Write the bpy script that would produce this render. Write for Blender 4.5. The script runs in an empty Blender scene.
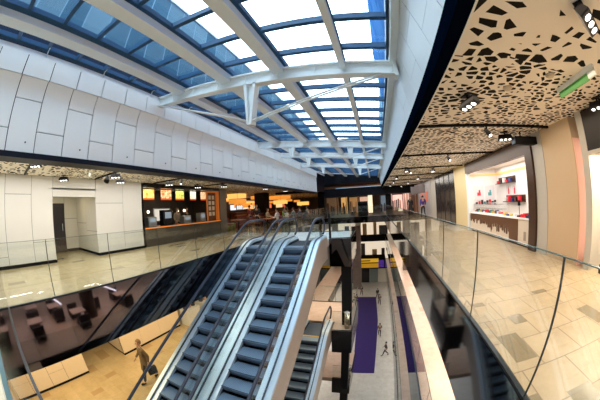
import bpy, bmesh, math, random
from mathutils import Vector, Matrix
R = math.radians
random.seed(7)
SC = bpy.context.scene
COL = SC.collection

# ------------------------------------------------------------------ camera
F_PX, YAW, PITCH, ROLL, LENS_A = 237.4, .3105, .0225, -.0547, .1
cd = bpy.data.cameras.new('camera')
cd.type = 'PANO'
cd.sensor_fit = 'HORIZONTAL'
cd.sensor_width = 36.0
cd.sensor_height = 24.0
cd.clip_start = 0.02
cd.clip_end = 500
try:
    pc = cd.cycles if hasattr(cd.cycles, 'panorama_type') and 'panorama_type' in cd.cycles.bl_rna.properties else cd
except Exception:
    pc = cd
if hasattr(cd, 'panorama_type'):
    pc = cd
pc.panorama_type = 'FISHEYE_LENS_POLYNOMIAL'
pc.fisheye_fov = R(220)
f_mm = F_PX * 36 / 600


def fit_poly():
    # least squares of theta(r) = atan(a r / f) / a on r, r^2, r^3, r^4
    n = 4
    A = [[0.0] * n for _ in range(n)]
    B = [0.0] * n
    for i in range(1, 221):
        r = i * .1
        t = math.atan(LENS_A * r / f_mm) / LENS_A
        v = [r ** (k + 1) for k in range(n)]
        for a in range(n):
            B[a] += v[a] * t
            for b in range(n):
                A[a][b] += v[a] * v[b]
    for a in range(n):
        p = A[a][a]
        for b in range(n):
            A[a][b] /= p
        B[a] /= p
        for c in range(n):
            if c != a:
                m = A[c][a]
                for b in range(n):
                    A[c][b] -= m * A[a][b]
                B[c] -= m * B[a]
    return B


k1, k2, k3, k4 = fit_poly()
pc.fisheye_polynomial_k0 = 0.0
pc.fisheye_polynomial_k1 = -k1
pc.fisheye_polynomial_k2 = -k2
pc.fisheye_polynomial_k3 = -k3
pc.fisheye_polynomial_k4 = -k4
cam = bpy.data.objects.new('camera', cd)
COL.objects.link(cam)
P = Matrix(((1, 0, 0), (0, 0, -1), (0, 1, 0)))
M3 = Matrix.Rotation(YAW, 3, 'Z') @ Matrix.Rotation(PITCH, 3, 'X') @ P @ Matrix.Rotation(ROLL, 3, 'Z')
cam.matrix_world = Matrix.Translation((0, 0, 1.5)) @ M3.to_4x4()
SC.camera = cam

# ------------------------------------------------------------------ world, exposure
SC.view_settings.view_transform = 'Standard'
SC.view_settings.look = 'None'
SC.view_settings.gamma = 1.0
SC.view_settings.use_curve_mapping = False
SC.view_settings.exposure = 0.35
SC.cycles.use_denoising = True
SC.cycles.max_bounces = 9
SC.cycles.diffuse_bounces = 4
SC.cycles.glossy_bounces = 4
SC.cycles.transparent_max_bounces = 24
SC.cycles.transmission_bounces = 6
SC.cycles.sample_clamp_indirect = 6.0
SC.cycles.caustics_reflective = False
SC.cycles.caustics_refractive = False
w = bpy.data.worlds.new('world')
SC.world = w
w.use_nodes = True
bg = w.node_tree.nodes['Background']
bg.inputs[0].default_value = (0.82, 0.93, 1.0, 1)
bg.inputs[1].default_value = 5.6


def area(name, loc, sx, sy, power, color, rot=(0, 0, 0), spread=180):
    l = bpy.data.lights.new(name, 'AREA')
    l.shape = 'RECTANGLE'
    l.size, l.size_y = sx, sy
    l.energy = power
    l.color = color
    l.spread = R(spread)
    o = bpy.data.objects.new(name, l)
    o.location = loc
    o.rotation_euler = rot
    COL.objects.link(o)
    return o


WARM = (1.0, .80, .58)
NEUT = (1.0, .92, .82)
# added fill lights under the ceilings, one for each stretch, without fittings
area('walkway_ceiling_light', (2.6, 1.8, 2.78), 2.6, 6.0, 80, WARM)
area('walkway_ceiling_light', (2.7, 9.0, 2.78), 2.4, 7.0, 160, NEUT)
area('walkway_ceiling_light', (2.7, 18.0, 2.78), 2.4, 9.0, 150, NEUT)
area('walkway_ceiling_light', (-7.2, 2.5, 2.78), 2.4, 9.0, 230, (1, .95, .88))
area('walkway_ceiling_light', (-7.2, 13.0, 2.78), 1.8, 8.0, 60, WARM)
area('food_court_ceiling_light', (-13.0, 20.0, 2.78), 6, 12.0, 40, (1, .6, .3))
area('lower_walkway_fill', (-7.6, 3.0, -1.4), 3.0, 10, 230, (1.0, .80, .50))
area('lower_walkway_fill', (-7.6, 14.0, -1.4), 3.0, 10, 150, (1.0, .80, .50))
area('lower_walkway_fill', (5.0, 5.0, -1.4), 4.0, 12, 900, (1.0, .78, .62))  # added fill, strong so that the cafe shows in the fascia mirror
area('lower_walkway_fill', (3.6, 22.0, -1.4), 3.0, 18, 520, (1.0, .84, .68))
area('lower_landing_light', (-2.8, 13.0, -1.4), 2.5, 4, 90, (1.0, .78, .5))
area('bottom_gallery_light', (4.5, 25.0, -5.9), 4.0, 30, 260, (1.0, .86, .7))
area('bottom_gallery_light', (-6.5, 22.0, -5.9), 4.0, 26, 260, (1.0, .8, .6))
area('bottom_floor_light', (4.5, 25.0, -10.3), 4.0, 30, 500, (1.0, .93, .85))
area('bottom_floor_light', (-6.5, 25.0, -10.3), 4.0, 30, 500, (1.0, .93, .85))

# ------------------------------------------------------------------ materials
MATS = {}


def mat(name, color, rough=.6, metal=0.0, emit=None, estr=0.0, noise=0.0, nscale=8.0, spec=.5, bump=0.0):
    if name in MATS:
        return MATS[name]
    m = bpy.data.materials.new(name)
    m.use_nodes = True
    nt = m.node_tree
    b = nt.nodes['Principled BSDF']
    c = (*color, 1)
    b.inputs['Base Color'].default_value = c
    b.inputs['Roughness'].default_value = rough
    b.inputs['Metallic'].default_value = metal
    b.inputs['Specular IOR Level'].default_value = spec
    if noise or bump:
        tc = nt.nodes.new('ShaderNodeTexCoord')
        n = nt.nodes.new('ShaderNodeTexNoise')
        n.inputs['Scale'].default_value = nscale
        n.inputs['Detail'].default_value = 5
        nt.links.new(tc.outputs['Object'], n.inputs['Vector'])
        if noise:
            mx = nt.nodes.new('ShaderNodeMix')
            mx.data_type = 'RGBA'
            mx.inputs[6].default_value = tuple(max(0, v * (1 - noise)) for v in color) + (1,)
            mx.inputs[7].default_value = tuple(min(1, v * (1 + noise)) for v in color) + (1,)
            nt.links.new(n.outputs['Fac'], mx.inputs[0])
            nt.links.new(mx.outputs[2], b.inputs['Base Color'])
        if bump:
            bp = nt.nodes.new('ShaderNodeBump')
            bp.inputs['Strength'].default_value = bump
            bp.inputs['Distance'].default_value = .01
            nt.links.new(n.outputs['Fac'], bp.inputs['Height'])
            nt.links.new(bp.outputs[0], b.inputs['Normal'])
    if emit:
        b.inputs['Emission Color'].default_value = (*emit, 1)
        b.inputs['Emission Strength'].default_value = estr
    MATS[name] = m
    return m


def glass(name, tint=(.93, .97, .96), ior=1.45, rough=0.0, gain=1.0):
    m = bpy.data.materials.new(name)
    m.use_nodes = True
    nt = m.node_tree
    nt.nodes.clear()
    o = nt.nodes.new('ShaderNodeOutputMaterial')
    t = nt.nodes.new('ShaderNodeBsdfTransparent')
    t.inputs[0].default_value = (*tint, 1)
    g = nt.nodes.new('ShaderNodeBsdfGlossy')
    g.inputs['Roughness'].default_value = rough
    # reflectance of a thin pane, the same from both sides
    lw = nt.nodes.new('ShaderNodeLayerWeight')
    lw.inputs[0].default_value = .5
    pw = nt.nodes.new('ShaderNodeMath')
    pw.operation = 'POWER'
    pw.inputs[1].default_value = 5
    nt.links.new(lw.outputs['Facing'], pw.inputs[0])
    fr = nt.nodes.new('ShaderNodeMath')
    fr.operation = 'MULTIPLY_ADD'
    f0 = ((ior - 1) / (ior + 1)) ** 2
    fr.inputs[1].default_value = 1 - f0
    fr.inputs[2].default_value = f0
    nt.links.new(pw.outputs[0], fr.inputs[0])
    mu = nt.nodes.new('ShaderNodeMath')
    mu.operation = 'MULTIPLY'
    mu.use_clamp = True
    mu.inputs[1].default_value = gain
    nt.links.new(fr.outputs[0], mu.inputs[0])
    mx = nt.nodes.new('ShaderNodeMixShader')
    nt.links.new(mu.outputs[0], mx.inputs[0])
    nt.links.new(t.outputs[0], mx.inputs[1])
    nt.links.new(g.outputs[0], mx.inputs[2])
    nt.links.new(mx.outputs[0], o.inputs[0])
    MATS[name] = m
    return m


def nodes(m):
    return m.node_tree, m.node_tree.nodes['Principled BSDF']


def mat_perforated(name='perforated ceiling', base=(.84, .80, .75)):
    m = mat(name, base, .7, spec=.08)
    nt, b = nodes(m)
    N, L = nt.nodes.new, nt.links.new
    tc = N('ShaderNodeTexCoord')
    sep = N('ShaderNodeSeparateXYZ')
    L(tc.outputs['Object'], sep.inputs[0])
    mp = N('ShaderNodeMapping')
    mp.inputs['Scale'].default_value = (1.0, 1.35, 0.0)
    L(tc.outputs['Object'], mp.inputs[0])

    def layer(scale, edge, keep, off):
        mp2 = N('ShaderNodeVectorMath')
        mp2.operation = 'ADD'
        mp2.inputs[1].default_value = (off, off * 1.7, 0)
        L(mp.outputs[0], mp2.inputs[0])
        vd = N('ShaderNodeTexVoronoi')
        vd.voronoi_dimensions = '2D'
        vd.feature = 'DISTANCE_TO_EDGE'
        vd.inputs['Scale'].default_value = scale
        vc = N('ShaderNodeTexVoronoi')
        vc.voronoi_dimensions = '2D'
        vc.inputs['Scale'].default_value = scale
        L(mp2.outputs[0], vd.inputs['Vector'])
        L(mp2.outputs[0], vc.inputs['Vector'])
        sc = N('ShaderNodeSeparateColor')
        L(vc.outputs['Color'], sc.inputs[0])
        # the edge width differs from cell to cell, so holes differ in size
        ml = N('ShaderNodeMath')
        ml.operation = 'MULTIPLY_ADD'
        ml.inputs[1].default_value = edge * 1.2
        ml.inputs[2].default_value = edge * .55
        L(sc.outputs[1], ml.inputs[0])
        g1 = N('ShaderNodeMath')
        g1.operation = 'GREATER_THAN'
        L(vd.outputs['Distance'], g1.inputs[0])
        L(ml.outputs[0], g1.inputs[1])
        g2 = N('ShaderNodeMath')
        g2.operation = 'LESS_THAN'
        g2.inputs[1].default_value = keep
        L(sc.outputs[0], g2.inputs[0])
        mm = N('ShaderNodeMath')
        mm.operation = 'MULTIPLY'
        L(g1.outputs[0], mm.inputs[0])
        L(g2.outputs[0], mm.inputs[1])
        return mm
    big = layer(4.3, .20, .62, 3.1)
    small = layer(7.0, .165, .80, 1.3)
    ns = N('ShaderNodeTexNoise')
    ns.inputs['Scale'].default_value = .9
    L(tc.outputs['Object'], ns.inputs['Vector'])
    a = N('ShaderNodeMath')
    a.operation = 'MULTIPLY_ADD'
    a.inputs[1].default_value = 1.1
    L(ns.outputs['Fac'], a.inputs[0])
    L(sep.outputs[1], a.inputs[2])
    lt = N('ShaderNodeMath')
    lt.operation = 'LESS_THAN'
    lt.inputs[1].default_value = 2.6
    L(a.outputs[0], lt.inputs[0])
    mx = N('ShaderNodeMix')
    L(lt.outputs[0], mx.inputs[0])
    L(small.outputs[0], mx.inputs[2])
    L(big.outputs[0], mx.inputs[3])
    mc = N('ShaderNodeMix')
    mc.data_type = 'RGBA'
    mc.inputs[6].default_value = (*base, 1)
    mc.inputs[7].default_value = (.004, .004, .004, 1)
    L(mx.outputs[0], mc.inputs[0])
    L(mc.outputs[2], b.inputs['Base Color'])
    return m


def mat_tile(name, c1, c2, joint, sx, sy, rough=.18, dark=None, dark_amt=.05, js=.004):
    """floor tiles on a grid; DARK tiles are picked at random"""
    m = mat(name, c1, rough)
    nt, b = nodes(m)
    N, L = nt.nodes.new, nt.links.new
    tc = N('ShaderNodeTexCoord')
    br = N('ShaderNodeTexBrick')
    br.inputs['Scale'].default_value = 1.0
    br.inputs['Brick Width'].default_value = sx
    br.inputs['Row Height'].default_value = sy
    br.inputs['Mortar Size'].default_value = js
    br.inputs['Mortar Smooth'].default_value = 0
    br.inputs['Color1'].default_value = (*c1, 1)
    br.inputs['Color2'].default_value = (*c2, 1)
    br.inputs['Mortar'].default_value = (*joint, 1)
    L(tc.outputs['Object'], br.inputs['Vector'])
    ns = N('ShaderNodeTexNoise')
    ns.inputs['Scale'].default_value = 3.0
    ns.inputs['Detail'].default_value = 8
    ns.inputs['Roughness'].default_value = .65
    L(tc.outputs['Object'], ns.inputs['Vector'])
    mx = N('ShaderNodeMix')
    mx.data_type = 'RGBA'
    mx.blend_type = 'MULTIPLY'
    mx.inputs[0].default_value = .55
    L(br.outputs['Color'], mx.inputs[6])
    rp = N('ShaderNodeValToRGB')
    rp.color_ramp.elements[0].position = .3
    rp.color_ramp.elements[0].color = (.62, .58, .5, 1)
    rp.color_ramp.elements[1].position = .7
    rp.color_ramp.elements[1].color = (1, 1, 1, 1)
    L(ns.outputs['Fac'], rp.inputs[0])
    L(rp.outputs[0], mx.inputs[7])
    out = mx.outputs[2]
    if dark:
        # cell id by snapping
        sn = N('ShaderNodeVectorMath')
        sn.operation = 'SNAP'
        sn.inputs[1].default_value = (sx / 2, sy, 100)
        L(tc.outputs['Object'], sn.inputs[0])
        wn = N('ShaderNodeTexWhiteNoise')
        wn.noise_dimensions = '2D'
        L(sn.outputs[0], wn.inputs['Vector'])
        lt = N('ShaderNodeMath')
        lt.operation = 'LESS_THAN'
        lt.inputs[1].default_value = dark_amt
        L(wn.outputs['Value'], lt.inputs[0])
        m2 = N('ShaderNodeMix')
        m2.data_type = 'RGBA'
        L(lt.outputs[0], m2.inputs[0])
        L(out, m2.inputs[6])
        m2.inputs[7].default_value = (*dark, 1)
        out = m2.outputs[2]
    L(out, b.inputs['Base Color'])
    return m


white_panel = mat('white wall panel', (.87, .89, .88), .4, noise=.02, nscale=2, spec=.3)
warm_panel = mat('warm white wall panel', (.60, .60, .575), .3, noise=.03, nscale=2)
seam = mat('dark panel seam', (.010, .012, .02), .9, spec=.05)
steel_white = mat('white painted steel', (.80, .85, .86), .45, noise=.04)
frame_navy = mat('navy glazing bar', (.018, .075, .17), .5, spec=.3)
black_glass = mat('black fascia glass', (.095, .09, .10), .04, 1.0)
blue_glass = mat('dark blue fascia glass', (.10, .135, .19), .06, 1.0)
black = mat('black', (.005, .005, .006), .6, spec=.12)
black_gloss = mat('black gloss', (.006, .006, .008), .15)
black_metal = mat('black painted metal', (.007, .007, .009), .5, spec=.2)
rubber = mat('handrail rubber', (.010, .018, .040), .35)
alu = mat('brushed aluminium deck', (.66, .78, .88), .3, .6, noise=.06, nscale=3)
alu_dark = mat('grey skirt metal', (.05, .07, .10), .35, .7)
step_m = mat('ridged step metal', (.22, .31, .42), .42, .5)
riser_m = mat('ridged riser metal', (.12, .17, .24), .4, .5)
cladding = mat('satin beige cladding', (.46, .41, .36), .3, .35, noise=.05, nscale=2)
soffit = mat('soffit', (.30, .29, .27), .7)
yellow = mat('yellow comb', (.75, .45, .05), .5)
lens = mat('lamp lens', (1, 1, 1), .3, emit=(1, .97, .9), estr=2)
tube_lamp = mat('white tube lamp', (1, 1, 1), .3, emit=(.95, .93, 1), estr=7)
clear = glass('clear balustrade glass', (.95, .975, .965), 1.5, gain=1.25)
roof_glass = glass('roof glass', (.86, .93, .98), 1.35, gain=.6)
shop_glass = glass('shop glass', (.98, .98, .98), 1.3)
perf = mat_perforated()
tile_right = mat_tile('marble walkway tile', (.64, .49, .33), (.57, .43, .28), (.26, .20, .14), .55, .50, .34, js=.006)
tile_dark = mat('brown accent tile', (.30, .235, .15), .2, noise=.12, nscale=14)
tile_left = mat_tile('food court side walkway tile', (.52, .44, .27), (.48, .40, .24), (.38, .31, .19), .55, .50, .12, dark=(.30, .24, .15), dark_amt=.03)
tile_low = mat_tile('lower walkway tile', (.60, .45, .24), (.55, .41, .21), (.46, .34, .18), .55, .50, .3, dark=(.42, .28, .13), dark_amt=.07)
tile_pink = mat_tile('pinkish walkway tile', (.70, .52, .42), (.66, .49, .39), (.58, .43, .34), .55, .50, .3, dark=(.48, .34, .24), dark_amt=.03)
tile_bottom = mat_tile('bottom floor tile', (.64, .60, .54), (.60, .56, .50), (.5, .46, .4), 1.0, 1.0, .3)


# ------------------------------------------------------------------ mesh builder
class MB:
    def __init__(self):
        self.bm = bmesh.new()

    def box(self, x0, x1, y0, y1, z0, z1, mi=0, rot=None, piv=None):
        vs = [Vector((x, y, z)) for x in (x0, x1) for y in (y0, y1) for z in (z0, z1)]
        if rot is not None:
            p = Vector(piv) if piv else Vector(((x0 + x1) / 2, (y0 + y1) / 2, (z0 + z1) / 2))
            vs = [rot @ (v - p) + p for v in vs]
        v = [self.bm.verts.new(c) for c in vs]
        for f in ((0, 1, 3, 2), (4, 6, 7, 5), (0, 4, 5, 1), (2, 3, 7, 6), (0, 2, 6, 4), (1, 5, 7, 3)):
            self.bm.faces.new([v[i] for i in f]).material_index = mi
        return self

    def bar(self, a, b, w, h, mi=0, up=(0, 0, 1)):
        a, b = Vector(a), Vector(b)
        d = (b - a).normalized()
        s = d.cross(Vector(up))
        if s.length < 1e-4:
            s = d.cross(Vector((0, 1, 0)))
        s.normalize()
        u = s.cross(d)
        v = []
        for p in (a, b):
            for i, j in ((-1, -1), (1, -1), (1, 1), (-1, 1)):
                v.append(self.bm.verts.new(p + s * (i * w / 2) + u * (j * h / 2)))
        for f in ((3, 2, 1, 0), (4, 5, 6, 7), (0, 1, 5, 4), (1, 2, 6, 5), (2, 3, 7, 6), (3, 0, 4, 7)):
            self.bm.faces.new([v[i] for i in f]).material_index = mi
        return self

    def tube(self, pts, r, n=10, mi=0, caps=True):
        pts = [Vector(p) for p in pts]
        rs = r if isinstance(r, (list, tuple)) else [r] * len(pts)
        rings = []
        prev = None
        for i, p in enumerate(pts):
            if i == 0:
                d = pts[1] - p
            elif i == len(pts) - 1:
                d = p - pts[i - 1]
            else:
                d = (pts[i + 1] - p).normalized() + (p - pts[i - 1]).normalized()
            d.normalize()
            if prev is None:
                s = d.cross(Vector((0, 0, 1)))
                if s.length < 1e-3:
                    s = d.cross(Vector((0, 1, 0)))
            else:
                s = prev - d * prev.dot(d)
            s.normalize()
            prev = s
            u = s.cross(d)
            rings.append([self.bm.verts.new(p + (s * math.cos(t) + u * math.sin(t)) * rs[i]) for t in [2 * math.pi * k / n for k in range(n)]])
        for a, b in zip(rings, rings[1:]):
            for k in range(n):
                f = self.bm.faces.new((a[k], a[(k + 1) % n], b[(k + 1) % n], b[k]))
                f.material_index = mi
                f.smooth = True
        if caps:
            self.bm.faces.new(rings[0]).material_index = mi
            self.bm.faces.new(rings[-1][::-1]).material_index = mi
        return self

    def prism(self, poly, axis, a, b, mi=0):
        """poly of 2d points extruded along AXIS between A and B"""
        def at(p, t):
            return {'x': (t, p[0], p[1]), 'y': (p[0], t, p[1]), 'z': (p[0], p[1], t)}[axis]
        va = [self.bm.verts.new(at(p, a)) for p in poly]
        vb = [self.bm.verts.new(at(p, b)) for p in poly]
        n = len(poly)
        self.bm.faces.new(va).material_index = mi
        self.bm.faces.new(vb[::-1]).material_index = mi
        for k in range(n):
            self.bm.faces.new((va[k], vb[k], vb[(k + 1) % n], va[(k + 1) % n])).material_index = mi
        return self

    def strip(self, path, off, axis_a, axis_b, mi=0):
        """ribbon in y-z following PATH, between offsets off[0], off[1] in z, from x=axis_a to axis_b"""
        lo = [(p[0], p[1] + off[0]) for p in path]
        hi = [(p[0], p[1] + off[1]) for p in path]
        for i in range(len(path) - 1):
            q = [lo[i], lo[i + 1], hi[i + 1], hi[i]]
            va = [self.bm.verts.new((axis_a, *p)) for p in q]
            vb = [self.bm.verts.new((axis_b, *p)) for p in q]
            fs = [(va[3], va[2], vb[2], vb[3]), (va[0], vb[0], vb[1], va[1]), (va[0], va[1], va[2], va[3]), (vb[3], vb[2], vb[1], vb[0])]
            if i == 0:
                fs.append((va[0], va[3], vb[3], vb[0]))
            if i == len(path) - 2:
                fs.append((va[1], vb[1], vb[2], va[2]))
            for f in fs:
                self.bm.faces.new(f).material_index = mi
        return self

    def ball(self, c, r, sx=1, sy=1, sz=1, mi=0, seg=12):
        m = Matrix.Translation(c) @ Matrix.Diagonal((sx, sy, sz, 1))
        res = bmesh.ops.create_uvsphere(self.bm, u_segments=seg, v_segments=max(6, seg * 2 // 3), radius=r, matrix=m)
        for v in res['verts']:
            for f in v.link_faces:
                f.material_index = mi
                f.smooth = True
        return self

    def build(self, name, mats, parent=None, bevel=0, fix=True):
        if fix:
            bmesh.ops.recalc_face_normals(self.bm, faces=self.bm.faces[:])
        me = bpy.data.meshes.new(name)
        self.bm.to_mesh(me)
        self.bm.free()
        for m in (mats if isinstance(mats, (list, tuple)) else [mats]):
            me.materials.append(m)
        o = bpy.data.objects.new(name, me)
        COL.objects.link(o)
        if parent is not None:
            o.parent = parent
            r = parent
            off = Vector((0, 0, 0))
            while r is not None:
                off += r.location
                r = r.parent
            o.location = -off
        if bevel:
            bv = o.modifiers.new('bevel', 'BEVEL')
            bv.width = bevel
            bv.segments = 2
            bv.limit_method = 'ANGLE'
        return o


def B(*a, **k):
    return MB().box(*a, **k)


def tag(o, label=None, cat=None, group=None, kind=None):
    if label:
        o['label'] = label
    if cat:
        o['category'] = cat
    if group:
        o['group'] = group
    if kind:
        o['kind'] = kind
    return o


def thing(name, label, cat, loc=(0, 0, 0), group=None, rz=0):
    o = bpy.data.objects.new(name, None)
    o.empty_display_size = .1
    o.location = loc
    o.rotation_euler = (0, 0, rz)
    COL.objects.link(o)
    return tag(o, label, cat, group)


def struct(o, label=None):
    if o.name.startswith('wall_'):
        side = o.name.split('.')[0].split('_')[1]
        o.name = 'wall_' + {'left': 'left', 'right': 'right', 'far': 'back', 'near': 'front'}.get(side, 'inner')
    if o.name.startswith(('slab', 'landing')):
        o.name = 'ceiling_slab'
    return tag(o, label, kind='structure')


KIDS = {}


def kids(o):
    return [c for c in bpy.data.objects if c.parent == o]


def copy_tree(o, parent=None, loc=None, rz=None, label=None, group=None, tree=None):
    tree = tree if tree is not None else snapshot(o)
    c = o.copy()
    COL.objects.link(c)
    if parent is not None:
        c.parent = parent
    if loc is not None:
        c.location = loc
    if rz is not None:
        c.rotation_euler = (0, 0, rz)
    if label:
        c['label'] = label
    if group:
        c['group'] = group
    for ch, sub in tree:
        copy_tree(ch, c, tree=sub)
    return c


def snapshot(o):
    return [(ch, snapshot(ch)) for ch in kids(o)]


# ================================================================== SETTING
Z1, Z2, Z3 = -4.5, -9.0, -13.5
EL = -5.1      # left edge of the void
ER = 1.2       # right edge of the void
YF = 24.0      # far end of the void on the upper level

# ---- upper floors
m = MB()
m.box(-24, -9.1, 6.3, 45, -.3, 0).box(-9.1, EL - .021, -4, 45, -.3, 0).box(-11.6, -9.1, 2.05, 3.85, -.3, 0)
struct(m.build('floor', tile_left), 'beige polished walkway floor left of the void')
m = MB()
m.box(ER + .021, 9, -4, 45, -.3, 0, 0)
for x0, x1, y0, y1 in ((1.38, 1.64, 1.63, 2.14), (1.73, 1.93, 2.31, 2.54), (1.63, 1.90, .62, 1.06), (2.78, 3.02, 1.75, 2.23),
                       (2.52, 2.80, 2.98, 3.11), (1.40, 1.58, 2.94, 3.06), (1.26, 1.38, .85, 1.18), (2.22, 2.5, .3, .8)):
    m.box(x0, x1, y0, y1, -.01, .0015, 1)
struct(m.build('floor', [tile_right, tile_dark]), 'cream marble walkway floor with brown accent tiles')
landing_m = mat_tile('pale landing tile', (.88, .93, .94), (.84, .90, .91), (.6, .62, .62), .6, .6, .2)
m = MB()
m.box(EL - .02, -2.0, 8.9, 12.579, -.3, 0).box(-2.0, -1.051, 10.001, 12.579, -.3, 0)
struct(m.build('floor', landing_m), 'pale landing at the head of the escalators')
struct(B(EL, ER, YF + .031, 45, -.3, 0).build('floor', mat('dark far floor', (.06, .055, .05), .3)), 'walkway floor across the far end of the void')

# ---- slab bodies and their glossy fascias
def slab(x0, x1, y0, y1, ztop, h, name='slab', m_=soffit):
    return struct(B(x0, x1, y0, y1, ztop - h, ztop - .3).build(name, m_), 'slab underside between two storeys')


slab(-24, EL - .02, -4, 45, 0, 1.23)
slab(ER + .02, 12, -4, 45, 0, 1.13)
slab(EL, ER, YF + .03, 45, 0, .6)
slab(EL + .02, -1.06, 10.03, 12.57, 0, 1.23)
struct(B(EL - .02, EL, -4, 8.9, -1.25, -.004).build('wall_left_fascia', black_glass), 'glossy black glass fascia under the food court side walkway')
struct(B(EL - .02, EL, 12.6, YF, -1.25, -.004).build('wall_left_fascia', black_glass), 'glossy black fascia of the food court side walkway beyond the landing')
struct(B(ER, ER + .02, -4, YF, -1.15, -.004).build('wall_right_fascia', blue_glass), 'dark blue glass fascia under the marble walkway')
struct(B(EL, ER, YF, YF + .03, -.6, -.004).build('wall_far_fascia', black_glass), 'black glass fascia at the far end of the void')
m = MB()
m.box(-2.0, -1.03, 9.98, 10.0, -1.25, -.004).box(-1.05, -1.03, 10, 12.6, -1.25, -.004).box(EL, -1.03, 12.58, 12.6, -1.25, -.004)
struct(m.build('wall_landing_fascia', black_glass), 'black fascia of the escalator landing')

# ---- level below
m = MB()
m.box(-14, EL - .021, -4, 45, Z1 - .3, Z1).box(EL - .021, 1.6, -6, .3, Z1 - .3, Z1)
struct(m.build('floor', tile_low), 'golden beige floor one storey down on the left')
m = MB()
m.box(1.621, 14, -4, 43, Z1 - .3, Z1)
struct(m.build('floor', tile_pink), 'pinkish beige floor one storey down on the right')
m = MB()
m.box(EL, -3.62, 9.2, 13.5, Z1 - .3, Z1).box(-3.62, -2.0, 10.9, 13.5, Z1 - .3, Z1).box(-2.0, -1.051, 10.001, 13.5, Z1 - .3, Z1)
struct(m.build('floor', tile_pink), 'landing one storey down beside the black column')
slab(EL, -1.06, 11.0, 13.48, Z1, 1.25)
slab(-1.98, -1.06, 10.03, 11.0, Z1, 1.25)
m = MB()
m.box(-2.0, -1.03, 9.98, 10.0, Z1 - 1.3, Z1 - .004).box(-1.05, -1.03, 10, 13.5, Z1 - 1.3, Z1 - .004)
struct(m.build('wall_landing_fascia', black_gloss), 'black fascia of the lower landing')
slab(1.63, 14, -4, 43, Z1, 1.25)
slab(-14, EL - .02, -4, 45, Z1, 1.25)
struct(B(1.6, 1.62, -4, 43, Z1 - 1.25, Z1 - .004).build('wall_right_fascia', blue_glass), 'glossy fascia one storey down on the right')
struct(B(EL - .02, EL, .3, 43, Z1 - 1.25, Z1 - .004).build('wall_left_fascia', black_glass), 'glossy fascia one storey down on the left')
# ---- two storeys down
m = MB()
m.box(1.621, 14, -4, 43, Z2 - .3, Z2).box(-14, -5.121, -4, 43, Z2 - .3, Z2)
struct(m.build('floor', tile_pink), 'floor two storeys down')
m = MB()
m.box(-5.1, -1.251, 11.501, 14.5, Z2 - .3, Z2)
struct(m.build('floor', tile_pink), 'landing two storeys down')
struct(B(-2.3, -1.2, 11.45, 11.5, Z2 - 1.3, Z2 - .004).box(-1.25, -1.2, 11.5, 14.5, Z2 - 1.3, Z2 - .004).build('wall_landing_fascia', black_gloss), 'black fascia of the lowest landing')
slab(1.63, 14, -4, 43, Z2, 1.25)
slab(-14, -5.12, -4, 43, Z2, 1.25)
struct(B(1.6, 1.62, -4, 43, Z2 - 1.25, Z2 - .004).build('wall_right_fascia', blue_glass), 'glossy fascia two storeys down on the right')
struct(B(-5.12, -5.1, -4, 43, Z2 - 1.25, Z2 - .004).build('wall_left_fascia', black_glass), 'glossy fascia two storeys down on the left')
struct(B(-14, 14, -8, 50, Z3 - .3, Z3).build('floor', tile_bottom), 'pale stone floor at the bottom of the void')
# end walls of the lower storeys
cream_wall = mat('cream lower wall', (.62, .56, .46), .6, noise=.05)
for x in (-14.1, 14.0):
    struct(B(x, x + .1, -8, 50, Z3, -1.0).build('wall_left_lower' if x < 0 else 'wall_right_lower', cream_wall), 'outer wall of the lower storeys')
struct(B(-14, 14, -8.1, -8, Z3, 6).build('wall_near', mat('near wall', (.4, .38, .35), .7)), 'wall behind the viewer')
struct(B(-14, 14, 50, 50.1, Z3, -1).build('wall_far_lower', cream_wall), 'far wall of the lower storeys')


# ---- panelled walls
def panel_wall(name, plane, coord, ranges, mats, label, t=.02, gap=.012, flip=1):
    """panels of (a0,a1,z0,z1) on the plane x=coord or y=coord over a dark backing"""
    m = MB()
    for a0, a1, z0, z1 in ranges:
        if plane == 'x':
            m.box(coord - t * flip, coord, a0 + gap / 2, a1 - gap / 2, z0 + gap / 2, z1 - gap / 2, 0)
        else:
            m.box(a0 + gap / 2, a1 - gap / 2, coord - t * flip, coord, z0 + gap / 2, z1 - gap / 2, 0)
    A0 = min(r[0] for r in ranges)
    A1 = max(r[1] for r in ranges) - .04
    Zb = min(r[2] for r in ranges) - (.1 if min(r[2] for r in ranges) < .3 else 0)
    Zt = max(r[3] for r in ranges)
    if plane == 'x':
        m.box(coord - (t + .1) * flip, coord - t * flip * .6, A0, A1, Zb, Zt, 1)
    else:
        m.box(A0, A1, coord - (t + .1) * flip, coord - t * flip * .6, Zb, Zt, 1)
    return struct(m.build(name, mats), label)


LZ = 2.82   # ceiling height of the food court side walkway
panels = []
ys = [-2.9, -1.9, -.85, .2, 1.21, 2.05]
for i, (a, b) in enumerate(zip(ys, ys[1:])):
    if i == 3:
        panels += [(a, b, .1, 2.22), (a, b, 2.22, LZ)]
    elif i % 2:
        panels += [(a, b, .1, 2.3), (a, b, 2.3, LZ)]
    elif i == 4:
        panels += [(a, b, .72, LZ), (a, 1.67, .1, .72), (1.67, b, .1, .72)]
    else:
        panels += [(a, b, .1, .36), (a, b, .36, LZ)]
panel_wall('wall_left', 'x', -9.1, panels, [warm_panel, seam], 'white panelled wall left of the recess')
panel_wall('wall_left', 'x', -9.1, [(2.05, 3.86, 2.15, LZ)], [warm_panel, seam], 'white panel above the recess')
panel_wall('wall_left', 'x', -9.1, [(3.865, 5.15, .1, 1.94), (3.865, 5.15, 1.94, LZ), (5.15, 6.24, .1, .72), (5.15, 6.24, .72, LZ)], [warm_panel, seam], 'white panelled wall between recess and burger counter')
struct(B(-9.1, -9.085, -3, 2.05, 0, .09).build('baseboard_left', black), 'black skirting of the left wall')
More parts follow.
